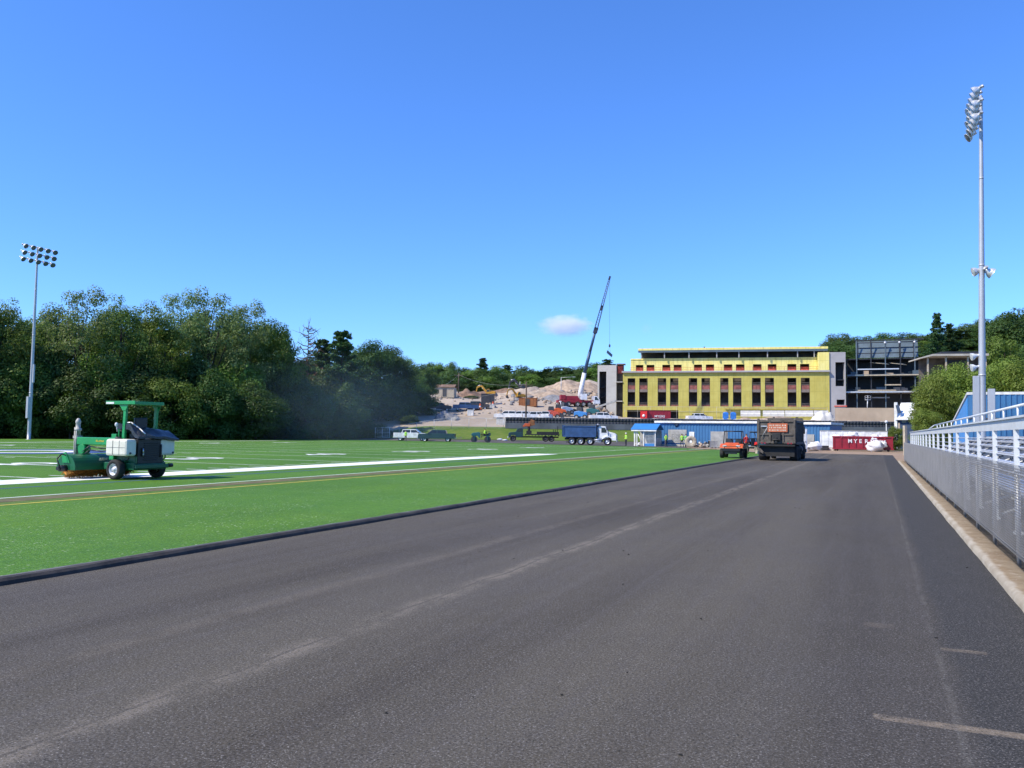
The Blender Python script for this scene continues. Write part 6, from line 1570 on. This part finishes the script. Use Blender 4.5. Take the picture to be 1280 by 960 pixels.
# red lettered dumpsters in front of the yellow building
for px0, px1, Y, body, lab in ((800.6, 809, 181, '', 'bright red small container with a round white mark, left of the lettered red dumpster'), (809.6, 838.5, 181.5, 'MYERS', 'dark red lettered dumpster standing under the yellow facade')):
    f = Facade(px0, Y, px1, Y - .4); t = thing('site_dumpster', lab, 'dumpster', f.a, f.rz); z0 = zs(f.a.x, f.a.y); zq = f.hit(px0, 513.6)[1]
    q = MB(); ribbed_box(q, 0, f.L, 0, 2.3, z0 + .1, zq, .8 if body else 9, .04); q.o('body', 'red_paint' if body else 'bright_red', t)
    q = MB(); q.bb(-.05, -.06, zq + .002, f.L + .05, 2.35, zq + .1); q.o('rim', 'red_paint', t)
    if body: text(body, .7, 'lettering', 'white_gloss', t, (f.L * .52, -.06, (z0 + zq) / 2 + .2), (math.pi / 2, 0, 0), .005, 1.1, .006)
    else: q = MB(); q.lathe([(.32, 0), (.32, -.02), (0, -.03)], (f.L / 2, -.06, (z0 + zq) / 2 + .3), (0, 1, 0), 12); q.o('round_mark', 'white_gloss', t)
p = on(802, 523, 166); q = MB(); q.bb(-1.15, -.6, 0, 1.15, .6, .55).bb(-1.2, -.65, .55, 1.2, .65, .62); o = q.o('white_skip', 'white_paint', None, loc=p); tag(o, 'low white box behind the screen fence left of the lettered red dumpster', 'box')
# piles and rubble
def pile(label, p, rx, ry, h, m, seed, cat='pile', name='rubble_pile'):
    n = 26; q = MB(); vs = []
    for j in range(n + 1):
        for i in range(n + 1):
            u, v = i / n * 2 - 1, j / n * 2 - 1; r = math.hypot(u, v); r *= 1 + .5 * mnoise.noise(Vector((u * 1.9, v * 1.9, seed + 5))); k = max(0, 1 - r * r) ** .9
            vs.append((u * rx, v * ry, -.6 + (h + .6) * k * (1 + .55 * mnoise.noise(Vector((u * 2.2, v * 2.2, seed)))) + .16 * h * k ** .5 * mnoise.noise(Vector((u * 11, v * 11, seed)))))
    q.add(vs, [(j * (n + 1) + i, j * (n + 1) + i + 1, (j + 1) * (n + 1) + i + 1, (j + 1) * (n + 1) + i) for j in range(n) for i in range(n)], True)
    return tag(q.o(name, m, None, loc=p, fix=False), label, cat)
pile('grey gravel heap on the pale ground, right of the gate', on(559, 531, 168), 2.6, 2.2, 1.5, 'gravel_grey', 1)
pile('brown earth mound at the back of the pale site, left of the excavator', on(585, 506, 222), 4.2, 4, 1.7, 'brown_pile', 2)
pile('long reddish spoil ridge in front of the far wood', on(628, 501, 234), 12, 5, 1.7, 'brown_pile', 3)
pile('pale rubble hump under the dark excavator', on(660, 500, 228), 9, 6, 2.4, 'rock_pale', 4)
pile('broad rubble heap in the middle, right of the dark utility pole', on(682, 505, 226), 12, 8, 1.8, 'rock', 5)
pile('largest blasted rock heap left of the crane boom', on(716, 494, 246), 13, 9, 2.6, 'rock', 6)
pile('high rock heap between the crane boom and the grey tower', on(744, 490, 254), 13, 9, 2.8, 'rock_pale', 7)
pile('grey sloping gravel bank left of the crane', on(695, 510, 212), 7, 5, 1.1, 'gravel_grey', 8)
pile('grey rubble heap at the right foot of the yellow building', on(1052, 515, 178), 4, 3, 2.2, 'gravel_grey', 9)
pile('pale tarped mound at the right corner of the yellow facade', on(1030, 514, 180), 3.4, 2.5, 2.4, 'concrete_pale', 10)
pile('tan spoil bank in front of the concrete barriers', on(975, 522, 172), 16, 3, 1.6, 'rock', 11)
pile('tan spoil heap right of the blue portable toilets', on(938, 523, 174), 6, 3, 1.4, 'rock', 12)
q = MB(); r9 = random.Random(12)
for i in range(700):
    px = r9.uniform(640, 765); Y = r9.uniform(200, 266); p = P(px, 500, Y); r = r9.uniform(.2, .95) * r9.uniform(.5, 1); q.m(r9.randrange(3)).ball((p.x, p.y, zs(p.x, p.y) + r * .3), (r * r9.uniform(.8, 1.4), r, r * r9.uniform(.6, 1)), 6, .6, i)
for i in range(160):
    px = r9.uniform(548, 640); Y = r9.uniform(176, 240); p = P(px, 500, Y); r = r9.uniform(.12, .45); q.m(r9.randrange(3)).ball((p.x, p.y, zs(p.x, p.y) + r * .3), (r, r, r * .8), 6, .6, i)
o = q.o('scattered_rubble', ['rock', 'rock_pale', 'gravel_grey'], None, fix=False); o['kind'] = 'stuff'
# site clutter, each its own thing
for px, py, Y, dims, m, lab, nm in ((609.5, 517, 200, (3.2, 2.2, 2.4), 'dark_grey', 'dark square container in the middle of the pale construction ground', 'site_container'),
        (557, 503, 214, (5, 3, 2.3), 'wood_pale', 'pale wooden shed at the edge of the far wood', 'shed'), (660, 517, 196, (4.2, 2.4, 1.6), 'rust_machine', 'rust brown steel box behind the dark utility pole', 'site_container'),
        (606, 519, 192, (4.6, 1.2, .7), 'concrete_pale', 'long pale block stack below the dark square container', 'block_stack'), (629, 529, 160, (2.6, 1.4, 1.1), 'concrete_pale', 'pale concrete block at the left end of the dark screen fence', 'block_stack'),
        (588, 524, 176, (1.3, .8, 1.1), 'white_paint', 'small white box on the pale ground, right of the gravel heap', 'site_box'), (541, 524, 178, (1.0, .8, 1.2), 'white_paint', 'white box at the left edge of the pale ground', 'site_box')):
    p = on(px, py, Y); t = thing(nm, lab, 'container' if 'container' in nm else nm.replace('_', ' '), p, R(rnd.uniform(-8, 8))); a, c, h = dims
    q = MB(); q.bb(-a / 2, -c / 2, -.3, a / 2, c / 2, h); ribbed_box(q, -a / 2 + .01, a / 2 - .01, -c / 2 + .01, c / 2 - .01, .0, h - .02, max(.5, a / 6), .04); q.o('body', m, t)
    q = MB()
    if nm == 'shed': q.prism([(-c / 2 - .3, h), (0, h + .7), (c / 2 + .3, h), (c / 2 + .3, h + .1), (0, h + .82), (-c / 2 - .3, h + .1)], 'x', -a / 2 - .2, a / 2 + .2)
    else: q.bb(-a / 2 - .05, -c / 2 - .05, h, a / 2 + .05, c / 2 + .05, h + .08)
    q.o('roof' if nm != 'block_stack' else 'top_slab', 'brown_pile' if nm == 'shed' else m, t)
    if nm in ('shed', 'site_container'): q = MB(); q.bb(-.5, -c / 2 - .08, .0, .5, -c / 2 - .045, min(1.95, h - .2)); q.o('door', 'dark_grey', t)
# traffic cones and small markers
for px, py, Y, lab in ((600, 516, 189, 'white and red barrier post between the parked pickups'), (616, 516, 192, 'red and white barrier post beside the dark container')):
    p = on(px, py, Y); q = MB(); q.lathe([(0, 0), (.32, 0), (.32, .06), (.2, .08), (.06, .9), (0, .92)], (0, 0, 0), n=12).bb(-.35, -.35, -.02, .35, .35, .0)
    q.m(1).lathe([(.165, .35), (.125, .55)], (0, 0, .002), n=12); o = q.o('traffic_cone', ['orange_red', 'white_gloss'], None, loc=p); tag(o, lab, 'cone'); o.scale = (1.6,) * 3
# utility poles with wires
def pole(label, px, ytop, Y, r=.16, arm=True, rz=0):
    top = P(px, ytop, Y); z0 = zs(top.x, top.y); t = thing('utility_pole', label, 'utility pole', (top.x, top.y, z0), rz)
    h = top.z - z0; q = MB(); q.cyl((0, 0, -.5), (0, 0, h), r, r * .7, 10); q.o('pole', 'wood_pole' if r > .15 else 'galvanised', t)
    if arm:
        q = MB(); q.bb(-1.2, -.06, h - .8, 1.2, .06, h - .66)
        for x in (-1.1, -.4, .4, 1.1): q.cyl((x, 0, h - .66), (x, 0, h - .45), .05, n=6)
        q.o('cross_arm', 'wood_pole', t)
    return Vector((top.x, top.y, top.z - .5))
w1 = pole('pale utility pole with cross arm before the far wood', 573.5, 466, 232, .2)
w2 = pole('dark utility pole standing behind the screen fence among the white vehicles', 658, 477, 158, .17, True)
w3 = pole('thin lamp post with arm on the slope left of the crane', 701.5, 471.5, 236, .12, False)
w4 = pole('grey utility pole at the edge of the tree line, left of the pale shed', 520.5, 484, 176, .14, False)
w5 = pole('second utility pole deeper in the trees, right of the grey one', 529.5, 488, 188, .13, False)
w6 = pole('thin pole on the rubble mound near the dark excavator', 650, 477, 240, .1, False)
q = MB(); tt_ = bpy.data.objects['utility_pole.002']
hh_ = w3.z + .5 - tt_.location.z
q.cyl((0, 0, hh_ - .1), (3.6, 0, hh_ + .15), .05, n=6).bb(3.3, -.15, hh_ + .05, 4.0, .15, hh_ + .2); q.o('lamp_arm', 'galvanised', tt_)
cs_ = thing('overhead_wires', 'thin sagging overhead wires strung between poles across the dark trees', 'wires', (0, 0, 0))
for a, c, sag_ in ((P(440, 491, 150), w4, 1.2), (P(440, 503, 150), w4 + Vector((0, 0, -2)), 1.0), (w4, w1, 1.5), (w4 + Vector((0, 0, -1.2)), w2, 1.6), (w1, w2, 1.2)):
    q = MB(); q.tube([a.lerp(c, k / 16) + Vector((0, 0, -sag_ * 4 * (k / 16) * (1 - k / 16))) for k in range(17)], .02, 4); q.o('wire', 'light_steel', cs_)
# posts along the tree line
for px, yt, py, lab, m, r in ((263, 541, 549.2, 'short grey post at the foot of the left trees', 'light_steel', .07), (345, 536, 549.2, 'taller grey post at the foot of the left trees', 'light_steel', .08), (409, 544.5, 549.6, 'small white marker post right of the person in red trousers', 'white_paint', .2)):
    p = on(px, py); h = P(px, yt, p.y).z; q = MB(); q.cyl((0, 0, -.2), (0, 0, h), r, n=8).ball((0, 0, h), (r * 1.15, r * 1.15, r * .6), 8); o = q.o('marker_post', m, None, loc=p); tag(o, lab, 'post')
# white litter on the grass bank
for i, (px, Y, lab) in enumerate(((625, 140, 'white paper scrap on the grass bank between roller and flatbed'), (631, 137, 'lower white scrap on the grass bank beside the flatbed cab'))):
    p = on(px, 545, Y); q = MB(); q.ball((0, 0, .1), (.45, .3, .16), 9, .7, i); tag(q.o('litter_scrap', 'bag_white', None, loc=p), lab, 'litter')
# ------------------------------------------------------------------ cloud and drifting dust (volumes)
def vol_mat(name, dens, col, anis, nscale, thr, stretch=(1, 1, 1), emit=0):
    m = bpy.data.materials.new(name); m.use_nodes = True; t = m.node_tree; t.nodes.clear()
    out = t.nodes.new('ShaderNodeOutputMaterial'); v = t.nodes.new('ShaderNodeVolumePrincipled'); t.links.new(v.outputs[0], out.inputs['Volume'])
    v.inputs['Color'].default_value = (*col, 1); v.inputs['Anisotropy'].default_value = anis
    tc = t.nodes.new('ShaderNodeTexCoord'); gr = t.nodes.new('ShaderNodeTexGradient'); gr.gradient_type = 'SPHERICAL'; t.links.new(tc.outputs['Object'], gr.inputs[0])
    nz = t.nodes.new('ShaderNodeTexNoise'); nz.inputs['Scale'].default_value = nscale; nz.inputs['Detail'].default_value = 4; t.links.new(tc.outputs['Object'], nz.inputs['Vector'])
    a = t.nodes.new('ShaderNodeMath'); a.operation = 'MULTIPLY_ADD'; a.inputs[1].default_value = thr[2]; a.inputs[2].default_value = -thr[2] * .5; t.links.new(nz.outputs['Fac'], a.inputs[0])
    s = t.nodes.new('ShaderNodeMath'); s.operation = 'ADD'; t.links.new(gr.outputs['Fac'], s.inputs[0]); t.links.new(a.outputs[0], s.inputs[1])
    r = t.nodes.new('ShaderNodeMapRange'); r.interpolation_type = 'SMOOTHSTEP'; r.inputs[1].default_value = thr[0]; r.inputs[2].default_value = thr[1]; r.inputs[4].default_value = dens; t.links.new(s.outputs[0], r.inputs[0])
    t.links.new(r.outputs[0], v.inputs['Density'])
    return m
def vol(name, c, r, m, rz=0):
    q = MB(); q.ball((0, 0, 0), 1.0, 20); o = q.o(name, m, None, loc=c, rz=rz); o.scale = r; return o
cp_ = P(707, 407, 2600)
o = vol('cloud', cp_, (112, 55, 46), vol_mat('cloud_volume', .034, (1, 1, 1), .0, 3.2, (.12, .75, .8))); tag(o, 'small white cloud low in the blue sky left of the crane jib', 'cloud')
cp_ = P(808, 411, 2700)
o = vol('cloud', cp_, (26, 20, 26), vol_mat('wisp_volume', .004, (1, 1, 1), .2, 2.0, (.1, .7, .6))); tag(o, 'faint wisp of cloud right of the crane jib', 'cloud')
p = P(432, 505, 124)
o = vol('dust_haze', (p.x, p.y, 4.5), (24, 12, 12), vol_mat('dust_volume', .0055, (.55, .76, 1.0), .1, 1.3, (.0, .9, .5))); o['kind'] = 'stuff'

# ------------------------------------------------------------------ sky, sun, render settings
EL, AZ = R(46), R(205)                          # the sun stands to the left, a little behind the camera
sunv = Vector((math.cos(EL) * math.cos(AZ), math.cos(EL) * math.sin(AZ), math.sin(EL)))
w = bpy.data.worlds.new('World'); scene.world = w; w.use_nodes = True
nt_ = w.node_tree; bg = nt_.nodes['Background']; sk = nt_.nodes.new('ShaderNodeTexSky'); sk.sky_type = 'NISHITA'; sk.sun_disc = False
sk.sun_elevation = EL; sk.sun_rotation = math.atan2(sunv.x, sunv.y)
sk.air_density = 1.0; sk.dust_density = .1; sk.ozone_density = 8.0; sk.altitude = 50
hs = nt_.nodes.new('ShaderNodeHueSaturation'); hs.inputs['Saturation'].default_value = 1.05; gm_ = nt_.nodes.new('ShaderNodeGamma'); gm_.inputs[1].default_value = .95; nt_.links.new(sk.outputs[0], gm_.inputs[0]); nt_.links.new(gm_.outputs[0], hs.inputs['Color']); tn_ = nt_.nodes.new('ShaderNodeMix'); tn_.data_type = 'RGBA'; tn_.blend_type = 'MULTIPLY'; tn_.inputs[0].default_value = 1; tn_.inputs[7].default_value = (.53, .695, .97, 1); nt_.links.new(hs.outputs[0], tn_.inputs[6]); nt_.links.new(tn_.outputs[2], bg.inputs[0])
bg.inputs[1].default_value = .15
sl = bpy.data.lights.new('sun', 'SUN'); sl.energy = 3.1; sl.angle = R(.53); sl.color = (1, .91, .73)
so = bpy.data.objects.new('sun', sl); COL.objects.link(so); so.rotation_euler = (-sunv).to_track_quat('-Z', 'Y').to_euler(); so.location = (-50, 0, 80)
v = scene.view_settings; v.view_transform = 'Standard'; v.look = 'None'; v.exposure = .95; v.gamma = 1; v.use_curve_mapping = False
scene.render.engine = 'CYCLES'
cy = scene.cycles; cy.use_denoising = True; cy.max_bounces = 8; cy.diffuse_bounces = 3; cy.transparent_max_bounces = 8; cy.volume_bounces = 5
try: cy.denoiser = 'OPENIMAGEDENOISE'; cy.denoising_input_passes = 'RGB_ALBEDO_NORMAL'
except Exception: pass
cy.volume_step_rate = 2.0; cy.caustics_reflective = False; cy.caustics_refractive = False
cy.use_adaptive_sampling = True; cy.adaptive_threshold = .015
scene.render.film_transparent = False
